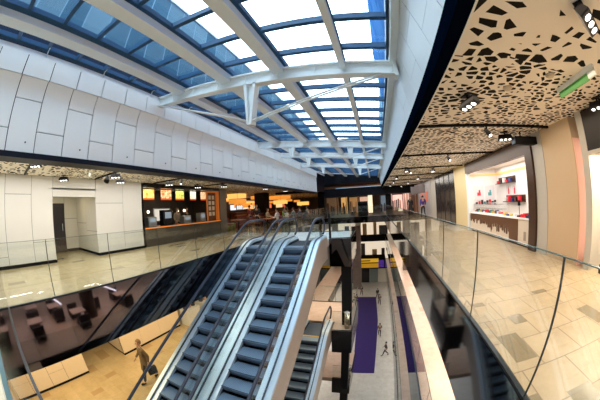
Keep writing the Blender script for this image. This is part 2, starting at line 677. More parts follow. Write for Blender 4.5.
struct(B(-9.1, -9.085, 3.86, 6.24, 0, .09).build('baseboard_left', black), 'black skirting beside the burger counter')
# recess
panel_wall('wall_recess_side', 'y', 3.86, [(-11.6, -10.3, .1, 1.2), (-11.6, -10.3, 1.2, 2.4), (-10.3, -9.102, .1, .9), (-10.3, -9.102, .9, 2.4)], [warm_panel, seam], 'panelled side of the recess', flip=-1)
panel_wall('wall_recess_back', 'x', -11.6, [(3.2, 3.93, .1, 1.4), (3.2, 3.93, 1.4, 2.4), (2.05, 3.2, 2.05, 2.4)], [warm_panel, seam], 'panelled back of the recess')
struct(B(-11.6, -9.12, 2.0, 2.05, 0, 2.4).build('wall_recess_near', warm_panel), 'near side of the recess')
struct(B(-11.6, -9.1, 2.0, 3.9, 2.4, 2.45).build('ceiling', warm_panel), 'recess ceiling')
dr = thing('door_1', 'black door at the back of the wall recess', 'door', (-11.55, 2.7, 0))
struct(dr)
leaf = B(-11.6, -11.55, 2.3, 3.18, 0, 2.03).build('door_leaf', mat('dark door', (.015, .012, .02), .3), dr)
MB().tube([(-11.5, 3.05, .9), (-11.5, 3.05, 1.2)], .012).build('handle', alu, leaf)
area('recess_downlight', (-10.4, 3.0, 2.38), .4, .4, 11, (1, .82, .5))

# ---- left facade over the void edge
def facade_profile(z):
    # lower panels curl outwards to meet the band above
    return 0 if z < 3.6 else .12 * ((z - 3.6) / .35) ** 2


m = MB()
g = .018
y = -3.06
k = 0
while y < 20.5:
    y1 = min(y + .62, 20.5)
    zs = [2.6, 3.0, 3.95] if k % 2 == 0 else [2.6, 3.56, 3.95]
    for za, zb in zip(zs, zs[1:]):
        pts = []
        n = 7 if zb > 3.9 else 1
        zz = [za + g / 2 + (zb - za - g) * i / n for i in range(n + 1)]
        if n > 1:
            zz = [za + g / 2] + [3.6 + .35 * i / 7 for i in range(8)][:-1] + [3.945]
        poly = [(EL + .1 + facade_profile(z), z) for z in zz] + [(EL + .06 + facade_profile(z_), z_) for z_ in reversed(zz)]
        poly = [(px_, pz) for px_, pz in poly]
        m.prism([(a, b) for a, b in poly], 'y', y + g / 2, y1 - g / 2, 0)
    y = y1
    k += 1
m.box(EL - .3, EL + .058, -3.06, 20.5, 2.6, 4.5, 1)
m.box(EL + .0, EL + .178, -3.06, 20.5, 3.97, 4.5, 1)
m.prism([(EL + .05, 3.6), (EL + .05, 3.95), (EL + .15, 3.95)], 'y', -3.06, 20.5, 1)
y = -3.22
while y < 20.5:
    y1 = min(y + .65, 20.5)
    m.box(EL + .18, EL + .225, y + g * .6, y1 - g * .6, 3.957, 4.39, 0)
    y = y1
# small black fixings in a row above the bottom edge
for i in range(17):
    m.tube([(EL + .1, .45 + 1.24 * i, 2.78), (EL + .115, .45 + 1.24 * i, 2.78)], .016, 8, 1)
struct(m.build('wall_left_upper', [white_panel, seam]), 'white panelled facade above the food court side walkway')
struct(B(EL - .35, EL + .14, -3.1, 20.55, 2.5, 2.6).build('trim_1', mat('dark edge trim', (.004, .007, .016), .5, spec=.2)), 'dark edge under the left facade')
struct(B(EL - .3, EL + .15, 20.5, 20.52, 2.6, 4.5).build('wall_left_upper_end', white_panel), 'end of the left facade')

# ---- ceilings
perf_brightened = mat_perforated('brightened perforated ceiling', (.93, .90, .84))  # lighter copy of the ceiling material, missing bounce light put into its colour
struct(B(-24, EL + .05, -4, 45, LZ, LZ + .1).build('ceiling', perf_brightened), 'perforated cream ceiling over the food court side walkway')
m = MB()
m.box(.97, 9, -4, 45, 2.87, 2.95)
struct(m.build('ceiling', perf), 'perforated cream ceiling over the marble walkway')
struct(B(.82, .97, -4, 25, 2.84, 3.02).build('trim_2', mat('black ceiling edge', (.001, .003, .010), .9, spec=.0)), 'black edge profile of the ceiling over the marble walkway')
struct(B(.965, .985, -4, 25, 2.835, 2.86).build('trim_3', steel_white), 'thin pale lip beside the black ceiling edge')
# right upper facade: leaning blue-white panels
rp = mat('glossy pale blue panel', (.80, .88, .95), .5, noise=.05, nscale=1.2)
m = MB()
y = -3.4
k = 0
while y < 24:
    y1 = min(y + .62, 24)
    zs = (3.02, 3.6, 3.92) if k % 2 else (3.02, 3.3, 3.92)
    for za, zb in zip(zs, zs[1:]):
        xa = .84 - (za - 3.02) * .20
        xb = .84 - (zb - 3.02) * .20
        gg = .006
        m.prism([(xa, za + gg), (xb, zb - gg), (xb + .03, zb - gg), (xa + .03, za + gg)], 'y', y + gg, y1 - gg, 0)
    y = y1
    k += 1
m.prism([(.862, 3.02), (.682, 3.92), (.9, 3.92), (.95, 3.02)], 'y', -3.4, 24, 1)
struct(m.build('wall_right_upper', [rp, seam]), 'glossy pale panels between the ceiling over the marble walkway and the glass roof')


# ---- glass roof
def rz(x):
    return 4.55 - .118 * (x + 5)


XR = .62
ny = 31
ybars = [1.89 - .745 * 7 + .745 * i for i in range(0, 42)]
win = thing('window_1', 'long sloping glass roof over the void', 'glass roof', (-2, 10, 4.6))
struct(win)
m = MB()
for i, yb in enumerate(ybars[:-1]):
    for xa, xb in ((-4.95, -4.15), (-4.15, -2.75), (-2.75, -1.5), (-1.5, -.3), (-.3, XR)):
        za, zb = rz(xa) + .12, rz(xb) + .12
        m.prism([(xa, za), (xb, zb), (xb, zb + .012), (xa, za + .012)], 'y', yb, ybars[i + 1])
m.build('roof_pane', roof_glass, win)
m = MB()
for yb in ybars:
    m.bar((-4.95, yb, rz(-4.95) + .09), (XR, yb, rz(XR) + .09), .075, .10)
for xb, wb in ((-4.9, .14), (-3.86, .16), (-2.54, .10), (-1.36, .09), (-.235, .05), (.53, .05)):
    m.bar((xb, ybars[0], rz(xb) + .07), (xb, ybars[-1], rz(xb) + .07), wb, .09)
m.bar((-4.55, ybars[0], rz(-4.55) + .13), (-4.55, ybars[-1], rz(-4.55) + .13), .10, .05)
m.build('glazing_bar', frame_navy, win)
m = MB()
beam_face = mat('cream steel beam', (.78, .86, .92), .45, noise=.03)
for x, wd in ((-4.05, .26), (-2.68, .24), (-1.48, .21), (-.28, .105)):
    b_ = MB()
    z = rz(x)
    b_.box(x - wd / 2, x + wd / 2, ybars[0], 24, z - .13, z + .02)
    struct(b_.build('roof_beam', beam_face), 'long white steel beam under the glass roof')
struct(B(-5.05, -4.90, ybars[0], 24, 4.39, 4.50).build('roof_beam', steel_white), 'pale steel gutter along the left facade')
struct(B(.55, .67, ybars[0], 24, rz(.6) - .06, rz(.6) + .12).build('roof_beam', steel_white), 'pale steel edge along the right panels')
# thin hangers at the left edge
for i in range(9):
    yy = .42 + 1.49 * i
    o = MB().tube([(-4.90, yy, 4.42), (-4.86, yy, 4.56), (-4.6, yy, 4.58), (-4.17, yy, 4.42)], .012, 8).build('bent_hanger_rod', alu)
    tag(o, 'thin bent metal rod bracing the left edge of the glass roof', 'rod', 'bent rods along the roof edge')


def truss(y, n, label):
    t = thing('roof_truss', label, 'truss', (-2.2, y, 4.3), 'white trusses across the glass roof')
    za, zb = 4.50, 3.87
    xl, xr = -4.98, .62
    m = MB()
    # I-section: top flange, web, bottom flange
    for dz, wd, hh in ((.0, .18, .03), (-.12, .05, .22), (-.24, .18, .03)):
        m.bar((xl, y, za + dz - .02), (xr, y, zb + dz - .02), wd, hh)
    for i in range(1, 8):
        x = xl + (xr - xl) * i / 8
        z = za + (zb - za) * i / 8 - .12
        m.bar((x, y - .07, z - .12), (x, y - .07, z + .08), .012, .02)
    m.build('beam', steel_white, t)
    posts = [(-2.08, 1.12)] if n == 0 else [(-3.3, .62), (-.8, .62)]
    for px_, h in posts:
        zz = za + (zb - za) * (px_ - xl) / (xr - xl) - .22
        p = MB()
        for s in (-1, 1):
            p.prism([(px_ + s * .075 - .03 + s * .03, zz), (px_ + s * .075 + .03 + s * .03, zz), (px_ + s * .025 + .025, zz - h * .82), (px_ + s * .025 - .025, zz - h * .82)], 'y', y - .09, y + .09)
        p.box(px_ - .05, px_ + .05, y - .012, y + .012, zz - h * .82, zz)
        p.build('post', steel_white, t)
    tie = MB()
    def zl(x):
        return za + (zb - za) * (x - xl) / (xr - xl) - .24
    pl = [(px_, zl(px_) - h * .74) for px_, h in posts]
    chain = [(xl + .04, zl(xl) + .02)] + pl + [(xr - .03, zl(xr) + .04)]
    for (a, b), (c, d) in zip(chain, chain[1:]):
        for s in (-.04, .04):
            tie.tube([(a, y + s, b), (c, y + s, d)], .018, 8)
    tie.build('tie_rod', steel_white, t)
    B(xl - .03, xl + .02, y - .11, y + .11, za - .32, za + .02).build('end_plate', steel_white, t)
    B(xr - .02, xr + .04, y - .11, y + .11, zb - .32, zb + .03).build('end_plate', steel_white, t)
    return t


truss(3.75, 0, 'nearest white roof truss with one splayed post under it')
truss(9.55, 1, 'second white roof truss from the viewer')
truss(12.2, 1, 'third white roof truss from the viewer')
truss(15.9, 1, 'farthest white roof truss in front of the dark bulkhead')

# rods seen on an open vent of the roof
vt = thing('roof_vent_window', 'open dark framed vent flap in the left bays of the glass roof', 'vent', (-3.4, 4.9, 4.5))
m = MB()
for a, b in (((-4.0, 4.2), (-4.0, 5.6)), ((-4.0, 5.6), (-2.8, 5.6)), ((-2.8, 5.6), (-2.8, 4.2)), ((-2.8, 4.2), (-4.0, 4.2))):
    m.bar((*a, rz(a[0]) - .02), (*b, rz(b[0]) - .02), .06, .08)
m.build('flap_frame', frame_navy, vt)
MB().tube([(-2.8, 4.9, rz(-2.8)), (-2.95, 4.9, rz(-2.95) + .3)], .012, 8).build('stay', black, vt)

# ---- buildings outside seen through the roof
def outside_facade(name, color, lite, sx, sz, rough=.35):
    m_ = mat(name, color, .9, spec=0.0)
    nt, b = nodes(m_)
    N, L = nt.nodes.new, nt.links.new
    tc = N('ShaderNodeTexCoord')
    sp = N('ShaderNodeSeparateXYZ')
    L(tc.outputs['Object'], sp.inputs[0])
    cb = N('ShaderNodeCombineXYZ')
    L(sp.outputs[1], cb.inputs[0])
    L(sp.outputs[2], cb.inputs[1])
    ad = N('ShaderNodeMath')
    ad.operation = 'ADD'
    L(sp.outputs[0], ad.inputs[0])
    L(sp.outputs[1], ad.inputs[1])
    L(ad.outputs[0], cb.inputs[0])
    br = N('ShaderNodeTexBrick')
    br.offset = .35
    br.inputs['Scale'].default_value = 1
    br.inputs['Brick Width'].default_value = sx
    br.inputs['Row Height'].default_value = sz
    br.inputs['Mortar Size'].default_value = .02
    br.inputs['Color1'].default_value = (*color, 1)
    br.inputs['Color2'].default_value = (*lite, 1)
    br.inputs['Mortar'].default_value = (*[min(1, c * 1.3) for c in lite], 1)
    L(cb.outputs[0], br.inputs['Vector'])
    L(br.outputs['Color'], b.inputs['Base Color'])
    return m_


of1 = outside_facade('blue glass facade', (.06, .13, .185), (.17, .26, .31), .75, 1.8)
of2 = outside_facade('deep blue glass facade', (.02, .06, .15), (.035, .09, .20), .9, 1.6)
b1 = thing('office_building', 'blue glass office facade beyond the left edge of the roof', 'building', (-7, 10, 4.7))
B(-9.5, -5.6, -8, 26, 5.3, 8.9).build('facade', of1, b1)
B(-9.5, -5.5, -8, 26, 4.62, 5.25).build('parapet', mat('dark navy parapet', (.004, .010, .03), .6, spec=.2), b1)
B(-9.5, -5.55, -8, 26, 8.9, 9.0).build('roof', white_panel, b1)
b2 = thing('tower_building', 'tall dark blue tower rising beside the pale leaning panels, seen through the roof', 'building', (3.5, 9, 4.7))
B(1.35, 6, -8, 17, 3.96, 13.4).build('facade', of2, b2)
B(1.37, 6, 17, 26, 3.96, 10.4).build('wing', of1, b2)
b3 = thing('slab_building', 'dark blue building behind the far end of the glass roof', 'building', (-2, 28, 4.7))
of3 = outside_facade('navy facade', (.006, .028, .06), (.012, .05, .10), 3, .9)
B(-14, 10, 26.5, 32, 4.62, 8.6).build('facade', of3, b3)
B(-14, 10, 26.4, 32, 8.6, 8.8).build('roof', of1, b3)

# ---- far bulkhead and upper gallery
bulk = mat('dark bulkhead', (.004, .005, .009), .5, spec=.12)
struct(B(-9, 8, 24.0, 24.2, 3.45, 4.62).build('wall_far_upper', bulk), 'dark bulkhead at the far end of the roof')
struct(B(-9, EL + .2, 20.55, 20.65, 2.6, 4.6).build('wall_far_upper', bulk), 'dark return beside the left facade')
struct(B(EL, EL + .1, 20.6, 24, 2.7, 4.6).build('wall_far_upper', bulk), 'dark side wall beyond the left facade')
struct(MB().prism([(24.0, 2.15), (24.0, 2.95), (24.5, 3.0), (27, 2.9), (27, 2.15)], 'x', EL, 4.2).build('wall_far_header', bulk), 'dark glossy header across the far end')
struct(B(-3.8, 3.6, 23.93, 23.99, 2.98, 3.03).build('trim_4', mat('pale blue cove light', (.3, .5, .6), .4, emit=(.45, .75, .85), estr=.35)), 'thin pale cove line above the dark header')
struct(B(-9, 8, 24.2, 45, 3.46, 3.56).build('ceiling', bulk), 'dark ceiling of the far gallery')
wg = mat('warm gallery wall', (.35, .16, .07), .5, noise=.3, nscale=1.2)
struct(B(-9, 8, 27.5, 27.6, 2.9, 3.5).build('wall_far_gallery', wg), 'dim warm gallery above the header')
area('gallery_light', (-1.6, 26.6, 3.4), 3.5, .4, 35, (1, .5, .25))
area('gallery_light', (1.6, 26.6, 3.4), .8, .4, 20, (1, .7, .5))

# ================================================================== ESCALATORS
TAN = math.tan(R(30))


def esc_path(y0, ztop, zbot, ext_top=1.3, ext_bot=.9, soft=True):
    """(y, z) of the step line from the top landing down to the bottom"""
    yb = y0 - (ztop - zbot) / TAN
    pts = [(y0 + ext_top, ztop), (y0 + .35, ztop), (y0 + .15, ztop - .02), (y0 - .1, ztop - .09), (y0 - .35, ztop - .21)]
    pts += [(yb + .35, zbot + .21), (yb + .1, zbot + .09), (yb - .15, zbot + .02), (yb - .35, zbot), (yb - ext_bot, zbot)]
    return pts


def dense(path, n=6):
    out = []
    for a, b in zip(path, path[1:]):
        L_ = math.dist(a, b)
        k_ = max(1, int(L_ / 1.2))
        for i in range(k_):
            out.append((a[0] + (b[0] - a[0]) * i / k_, a[1] + (b[1] - a[1]) * i / k_))
    out.append(path[-1])
    return out


def make_step(x0, x1, parent, at):
    m = MB()
    # tread with ridges, curved riser towards the viewer
    m.box(x0, x1, -.40, 0, -.045, -.01, 0)
    n = 22
    for i in range(n):
        xa = x0 + (x1 - x0) * (i + .15) / n
        m.box(xa, xa + (x1 - x0) / n * .62, -.40, 0, -.01, 0, 0)
    prof = [(-.40, 0), (-.395, -.06), (-.375, -.13), (-.34, -.20), (-.30, -.245), (-.26, -.245), (-.34, -.05)]
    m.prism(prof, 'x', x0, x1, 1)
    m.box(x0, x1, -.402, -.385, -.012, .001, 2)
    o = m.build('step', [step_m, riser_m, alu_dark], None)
    o.parent = parent
    o.location = Vector(at) - parent.location
    return o


def escalator(x0, y0, ztop, zbot, label, right_clad=True, left_clad=True, w_=1.55, light=True, group='escalators descending from the landing'):
    x1 = x0 + w_
    e = thing('escalator', label, 'escalator', (x0 + w_ / 2, y0, ztop), group)
    path = dense(esc_path(y0, ztop, zbot))
    yb = y0 - (ztop - zbot) / TAN
    sx0, sx1 = x0 + .32, x1 - .32
    # steps
    first = None
    k_ = 0
    while True:
        yf = y0 - .05 - .4 * k_
        zt = ztop - .4 * TAN * k_
        if zt < zbot + .05:
            break
        if first is None:
            first = make_step(sx0 + .01, sx1 - .01, e, (0, yf, zt))
            # mesh is built in world x; shift so that the copies only move in y and z
            first.location.x = -e.location.x
        else:
            c = first.copy()
            COL.objects.link(c)
            c.parent = e
            c.location = (-e.location.x, yf - e.location.y, zt - e.location.z)
        k_ += 1
    hx = (x0 + .16, x1 - .16)
    dpath = [(a, b) for a, b in path]
    for s, (xa, xb) in enumerate(((x0, sx0), (sx1, x1))):
        d = MB()
        # outer flat, raised centre rail that grips the glass, inner sloped skirt top
        d.strip(dpath, (.10, .20), xa, xb, 0)
        d.strip(dpath, (.20, .235), hx[s] - .018, hx[s] + .018, 1)
        d.build('deck', [alu, alu_dark], e)
        k = MB()
        xs = sx0 if s == 0 else sx1
        k.strip(dpath, (-.28, .10), xs - .012, xs + .012, 0)
        k.strip(dpath, (.03, .055), xs - .03 if s else xs, xs if s else xs + .03, 1)
        for i in range(int((y0 - yb) / .4)):
            yy = y0 - .2 - i * .4
            k.ball((xs + (.014 if s == 0 else -.014), yy, ztop - (y0 - yy) * TAN + .08), .012, mi=2, seg=6)
        k.build('skirt', [alu_dark, black, mat('skirt lamp', (1, 1, 1), .4, emit=(.8, .9, 1), estr=2.0)], e)
        # glass panel with rounded ends
        gp = MB()
        gp.strip(dpath[:-1], (.23, .93), hx[s] - .005, hx[s] + .005)
        gp.build('glass_panel', clear, e)
        # handrail: along the top and round the newels
        top = path[0]
        bot = path[-1]
        hp = []
        for t in range(0, 8):
            a = R(-80 + t * 170 / 7)
            hp.append((hx[s], top[0] + .02 + .34 * math.cos(a), top[1] + .61 + .34 * math.sin(a)))
        for (yy, zz) in path[1:-1]:
            hp.append((hx[s], yy, zz + .955))
        for t in range(0, 8):
            a = R(90 + t * 170 / 7)
            hp.append((hx[s], bot[0] + .34 * math.cos(a), bot[1] + .61 + .34 * math.sin(a)))
        h = MB().tube(hp, .041, 8)
        h.build('handrail', rubber, e)
    # landing and comb plates
    B(sx0, sx1, y0 + .0, y0 + 1.28, ztop - .05, ztop + .004).build('landing_plate', alu_dark, e)
    B(sx0, sx1, y0 - .06, y0 + .02, ztop - .02, ztop + .010).build('comb', yellow if not light else alu, e)
    B(sx0, sx1, yb - .9, yb + .3, zbot - .05, zbot + .004).build('landing_plate', alu_dark, e)
    lo = -.78
    if left_clad:
        MB().strip(dpath, (lo, .14), x0 - .012, x0 + .008).build('cladding', black_metal, e)
    if right_clad:
        MB().strip(dpath, (lo, .14), x1 - .008, x1 + .012).build('cladding', cladding, e)
    MB().strip(dpath, (lo - .02, lo), x0, x1).build('underside', black_metal, e)
    return e


escalator(-5.09, 8.2, 0, Z1, 'left one of the two escalators going down beside the black fascia', right_clad=False)
escalator(-3.54, 8.2, 0, Z1, 'right one of the two upper escalators, with beige side cladding', left_clad=False)
escalator(-3.6, 9.35, Z1, Z2, 'lower escalator with dark steps, one storey down beside the black column', light=False, group='escalators one storey down')


# ================================================================== BALUSTRADES
def balustrade(a, b, z, h, label, joints=1.48, start=None, base=.03, cap=False, group='frameless glass balustrades', post=False):
    a, b = Vector((*a, z)), Vector((*b, z))
    L_ = (b - a).length
    d = (b - a) / L_
    t = thing('glass_balustrade', label, 'balustrade', ((a + b) / 2), group)
    n = max(1, round(L_ / joints))
    cuts = [L_ * i / n for i in range(n + 1)]
    if start is not None:
        cuts = [0]
        s = start
        while s < L_ - .1:
            if s > .1:
                cuts.append(s)
            s += joints
        cuts.append(L_)
    for s0, s1 in zip(cuts, cuts[1:]):
        p0, p1 = a + d * (s0 + .005), a + d * (s1 - .005)
        MB().bar(p0 + Vector((0, 0, h / 2)), p1 + Vector((0, 0, h / 2)), .014, h).build('glass_panel', clear, t)
    if True:
        for s in cuts[1:-1]:
            p = a + d * s
            MB().bar(p, p + Vector((0, 0, h)), .011, .014, up=d).build('joint_seal', mat('dark joint seal', (.03, .04, .04), .5), t)
    MB().bar(a + Vector((0, 0, .016)), b + Vector((0, 0, .016)), .05, .03).build('base_channel', mat('dark base channel', (.02, .03, .04), .3, .6), t)
    MB().bar(a + Vector((0, 0, h)), b + Vector((0, 0, h)), .018, .006).build('top_edge', mat('green glass edge', (.10, .16, .15), .2), t)
    return t


balustrade((EL - .03, -3.49), (EL - .03, 9.4), 0, 1.10, 'glass balustrade along the food court side walkway, nearest stretch above the black fascia', start=1.48)
balustrade((EL - .03, 12.6), (EL - .03, YF), 0, 1.10, 'glass balustrade in front of the food court beyond the landing')
balustrade((ER + .028, -3.26), (ER + .028, YF), 0, 1.10, 'long glass balustrade along the marble walkway', start=1.48)
balustrade((EL, YF + .03), (ER, YF + .03), 0, 1.05, 'glass balustrade across the far end of the void')
balustrade((-1.97, 10.03), (-1.05, 10.03), 0, 1.05, 'short glass balustrade on the nose of the upper landing')
balustrade((-1.06, 10.03), (-1.06, 12.57), 0, 1.05, 'glass balustrade along the side of the upper landing')
balustrade((EL, 12.57), (-1.06, 12.57), 0, 1.05, 'glass balustrade behind the escalator heads')
balustrade((-1.97, 10.03), (-1.05, 10.03), Z1, 1.05, 'short glass balustrade round the bollard one storey down', group='balustrades one storey down')
balustrade((-1.06, 10.03), (-1.06, 13.47), Z1, 1.05, 'side balustrade of the landing one storey down', group='balustrades one storey down')
balustrade((EL, 13.47), (-1.06, 13.47), Z1, 1.05, 'balustrade across the back of the landing one storey down', group='balustrades one storey down')
balustrade((1.63, -4), (1.63, 42.9), Z1, 1.05, 'long lower glass balustrade on the right, one storey down', joints=2.2, group='balustrades one storey down')
balustrade((-2.27, 11.53), (-1.23, 11.53), Z2, 1.05, 'short glass balustrade two storeys down', group='balustrades two storeys down')
balustrade((1.63, -4), (1.63, 42.9), Z2, 1.05, 'long glass balustrade on the right, two storeys down', joints=2.2, group='balustrades two storeys down')

B(-1.99, -1.90, 10.0, 10.06, 0, 1.08).build('end_post', black_metal, [o for o in bpy.data.objects if o.get('label') == 'short glass balustrade on the nose of the upper landing'][0])
# short piece of the viewer's own balustrade at the lower left
balustrade((EL, -.12), (-.62, -.12), 0, 1.10, 'glass balustrade right in front of the viewer', start=4.3)
struct(B(EL, ER, -4, -.2, -.3, 0).build('floor', tile_left), 'walkway floor at the near end of the void')
struct(B(EL, ER, -.2, -.18, -1.2, -.004).build('wall_near_fascia', black_glass), 'fascia under the near walkway')

# ================================================================== COLUMNS
def column(name, x0, x1, y0, y1, z0, z1, m_, label):
    return struct(B(x0, x1, y0, y1, z0, z1).build(name, m_), label)


column('column', -1.60, -1.13, 10.6, 11.0, Z1, -1.25, black_metal, 'black column between the upper landing and the one below')
column('column', -1.62, -1.22, 10.6, 11.0, Z2 , Z1 - 1.25, black_metal, 'black column below the second landing')
column('column', -1.9, -1.4, 12.2, 12.6, Z3, Z2 - 1.3, black_metal, 'black column standing on the bottom floor')
dark_marble = mat('brown veined cladding', (.14, .10, .085), .25, noise=.4, nscale=2)
column('column', -2.75, -1.75, 27.5, 28.3, Z2, -1.25, dark_marble, 'brown clad column at the far end of the void')
column('column', 2.4, 3.1, 20.0, 20.8, Z2, -1.25, dark_marble, 'brown clad column on the lower marble walkway')

# bollards on the landing noses
for zz, yy, lab in ((Z1, 10.3, 'silver cylindrical bollard bin on the landing one storey down'), (Z2, 11.8, 'silver cylindrical bollard bin two storeys down')):
    t = thing('bollard_bin', lab, 'bin', (-1.3, yy, zz), 'silver bollard bins on the landings')
    MB().tube([(-1.3, yy, zz), (-1.3, yy, zz + .86)], .125, 20).build('body', mat('polished steel', (.6, .55, .45), .2, .9), t)
    MB().tube([(-1.3, yy, zz + .86), (-1.3, yy, zz + .88), (-1.3, yy, zz + .91)], [.13, .135, .09], 20).build('lid', mat('bright steel lid', (.85, .85, .85), .25, .6), t)

# ================================================================== BURGER COUNTER
BX0, BY0, BY1 = -9.1, 6.24, 11.55
bc = thing('burger_counter', 'dark fast food counter with a thin orange front edge', 'counter', (-9.1, 9, 0))
m = MB()
cb_dark = mat('dark brown counter front', (.07, .06, .045), .3)
B(-9.6, -9.12, BY0 + .03, BY1 + .4, 0, .80).build('front', cb_dark, bc)
for yy in (7.4, 8.6, 9.8, 10.9):
    B(-9.12, -9.112, yy, yy + .012, .06, .80).build('front_joint', alu_dark, bc)
B(-9.75, -9.08, BY0 + .02, BY1 + .4, .80, .86).build('worktop', mat('grey green worktop', (.10, .11, .09), .2), bc)
orange_lit = mat('orange edge', (.80, .22, .02), .4, emit=(1, .25, .02), estr=.22)
B(-9.079, -9.06, BY0 + .02, BY1 + .4, .80, .85).build('orange_edge', orange_lit, bc)
struct(B(-14, -9.1, 6.14, 6.24, 0, LZ).build('wall_burger_side', black_gloss), 'dark side wall of the burger kitchen')
struct(B(-12.2, -12.1, 6.24, 12.65, 0, LZ).build('wall_burger_back', mat('kitchen back wall', (.05, .045, .04), .35, noise=.3)), 'dark back wall of the burger kitchen')
struct(B(-9.3, -9.12, 6.24, 12.0, 2.62, LZ).build('wall_burger_header', black_gloss), 'dark header over the burger counter')
FOODS = [((.85, .35, .05), (.95, .8, .25)), ((.7, .12, .03), (.95, .75, .4)), ((.25, .45, .08), (.95, .75, .2)), ((.5, .6, .35), (.95, .92, .8)), ((.8, .3, .05), (.98, .85, .55))]


def food_mat(i, c1, c2):
    nm = 'menu picture %s' % 'abcde'[i]
    m_ = bpy.data.materials.new(nm)
    m_.use_nodes = True
    nt = m_.node_tree
    b = nt.nodes['Principled BSDF']
    N, L = nt.nodes.new, nt.links.new
    tc = N('ShaderNodeTexCoord')
    n = N('ShaderNodeTexNoise')
    n.inputs['Scale'].default_value = 7 + i
    n.inputs['Detail'].default_value = 2
    L(tc.outputs['Object'], n.inputs['Vector'])
    sp = N('ShaderNodeSeparateXYZ')
    L(tc.outputs['Generated'], sp.inputs[0])
    rp = N('ShaderNodeValToRGB')
    e = rp.color_ramp.elements
    e[0].position = .36
    e[0].color = (*c1, 1)
    e[1].position = .62
    e[1].color = (*c2, 1)
    L(n.outputs['Fac'], rp.inputs[0])
    lt = N('ShaderNodeMath')
    lt.operation = 'LESS_THAN'
    lt.inputs[1].default_value = .16
    L(sp.outputs[2], lt.inputs[0])
    mx = N('ShaderNodeMix')
    mx.data_type = 'RGBA'
    L(lt.outputs[0], mx.inputs[0])
    L(rp.outputs[0], mx.inputs[6])
    mx.inputs[7].default_value = (.65, .06, .01, 1)
    L(mx.outputs[2], b.inputs['Base Color'])
    L(mx.outputs[2], b.inputs['Emission Color'])
    b.inputs['Emission Strength'].default_value = .85
    return m_


mlab = ['yellow lit menu board nearest the white wall, burger picture', 'red and yellow lit menu board, second from the white wall', 'green and yellow lit menu board in the middle of the five',
        'pale green lit menu board, fourth from the white wall', 'orange lit menu board nearest the orange frame']
for i, (ya, yb_) in enumerate(((6.95, 7.72), (8.15, 8.95), (9.25, 9.95), (10.45, 11.0), (11.42, 11.95))):
    X = -10.2
    t = thing('menu_board', mlab[i], 'menu board', (X, (ya + yb_) / 2, 2.4), 'lit menu boards over the burger counter')
    hb = B(X - .08, X, ya, yb_, 2.12, 2.68).build('housing', black, t)
    B(X, X + .01, ya + .02, yb_ - .02, 2.14, 2.66).build('screen', food_mat(i, *FOODS[i]), hb)
    MB().tube([(X - .04, (ya + yb_) / 2, 2.68), (X - .04, (ya + yb_) / 2, LZ)], .02, 8).build('hanger', black, t)
# orange frame with small pictures at the end of the counter
of = thing('orange_menu_frame', 'orange frame with small pale pictures at the end of the burger counter', 'frame', (-9.4, 11.8, 0))
om = mat('glowing orange wood', (.42, .12, .02), .45, emit=(.6, .15, .02), estr=.25)  # faint glow put into the wood, which is no lamp
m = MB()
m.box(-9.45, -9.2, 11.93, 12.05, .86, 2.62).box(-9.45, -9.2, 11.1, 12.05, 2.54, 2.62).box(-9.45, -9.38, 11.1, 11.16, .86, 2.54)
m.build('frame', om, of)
B(-9.45, -9.4, 11.16, 11.93, .86, 2.54).build('board', mat('dark orange board', (.12, .04, .012), .5, noise=.3), of)
for r_ in range(4):
    for c_ in range(2):
        B(-9.4, -9.385, 11.25 + c_ * .34, 11.47 + c_ * .34, 1.15 + r_ * .33, 1.38 + r_ * .33).build('picture', mat('pale picture', (.55, .5, .4), .5), of)
struct(B(-9.45, -9.12, 12.05, 12.75, 0, LZ).build('wall_burger_end', mat('grey brown pier', (.13, .11, .09), .5, noise=.2)), 'grey brown pier beside the orange frame')
# kitchen kit
kit = mat('steel kitchen', (.35, .36, .36), .3, .8)
for i, (yy, wd, hh, lab) in enumerate(((6.9, .5, .45, 'steel drinks machine nearest the white wall on the burger counter'), (7.9, .6, .75, 'tall dark drinks dispenser on the burger counter'),
                                       (9.3, .55, .4, 'steel till in the middle of the burger counter'), (10.6, .45, .5, 'steel warmer near the orange frame'))):
    t = thing('counter_machine', lab, 'machine', (-9.5, yy, .86), 'machines on the burger counter')
    B(-9.68, -9.32, yy - wd / 2, yy + wd / 2, .86, .86 + hh).build('body', kit if i != 1 else black_gloss, t, bevel=.02)
    B(-9.32, -9.31, yy - wd * .35, yy + wd * .35, .86 + hh * .45, .86 + hh * .85).build('panel', mat('machine panel', (.15, .2, .25), .3, emit=(.5, .6, .7), estr=.25), t)
for i, yy in ((1, 8.0), (3, 9.75), (4, 10.3), (5, 10.9)):
    t = thing('pendant_lamp', ['', 'small white kitchen lamp nearest the white wall', '', 'second small kitchen lamp from the white wall', 'third small kitchen lamp from the white wall', 'small kitchen lamp nearest the orange frame'][i], 'lamp', (-11.2, yy, LZ), 'small lamps inside the burger kitchen')
    MB().ball((-11.2, yy, 1.55), .075, mi=0, seg=10).build('bulb', mat('kitchen bulb', (1, 1, 1), .3, emit=(1, .85, .6), estr=5), t)
    MB().tube([(-11.2, yy, 1.62), (-11.2, yy, LZ)], .008, 6).build('cord', black, t)
t = thing('kitchen_hatch', 'bright serving hatch in the kitchen back wall', 'hatch', (-12.05, 9.6, 1.5))
B(-12.1, -12.05, 9.0, 10.4, .95, 1.75).build('frame', kit, t)
B(-12.05, -12.04, 9.08, 10.32, 1.0, 1.7).build('opening', mat('hatch light', (.6, .6, .6), .5, emit=(.9, .85, .75), estr=.5), t)
area('burger_light', (-10.3, 9, 2.7), .8, 4.5, 24, (1, .75, .45))

# ================================================================== FOOD COURT
shade_m = mat('amber fabric shade', (.6, .25, .05), .6, emit=(1, .36, .05), estr=.62)
shade_hot = mat('bright amber shade', (.7, .35, .08), .6, emit=(1, .50, .12), estr=.95)


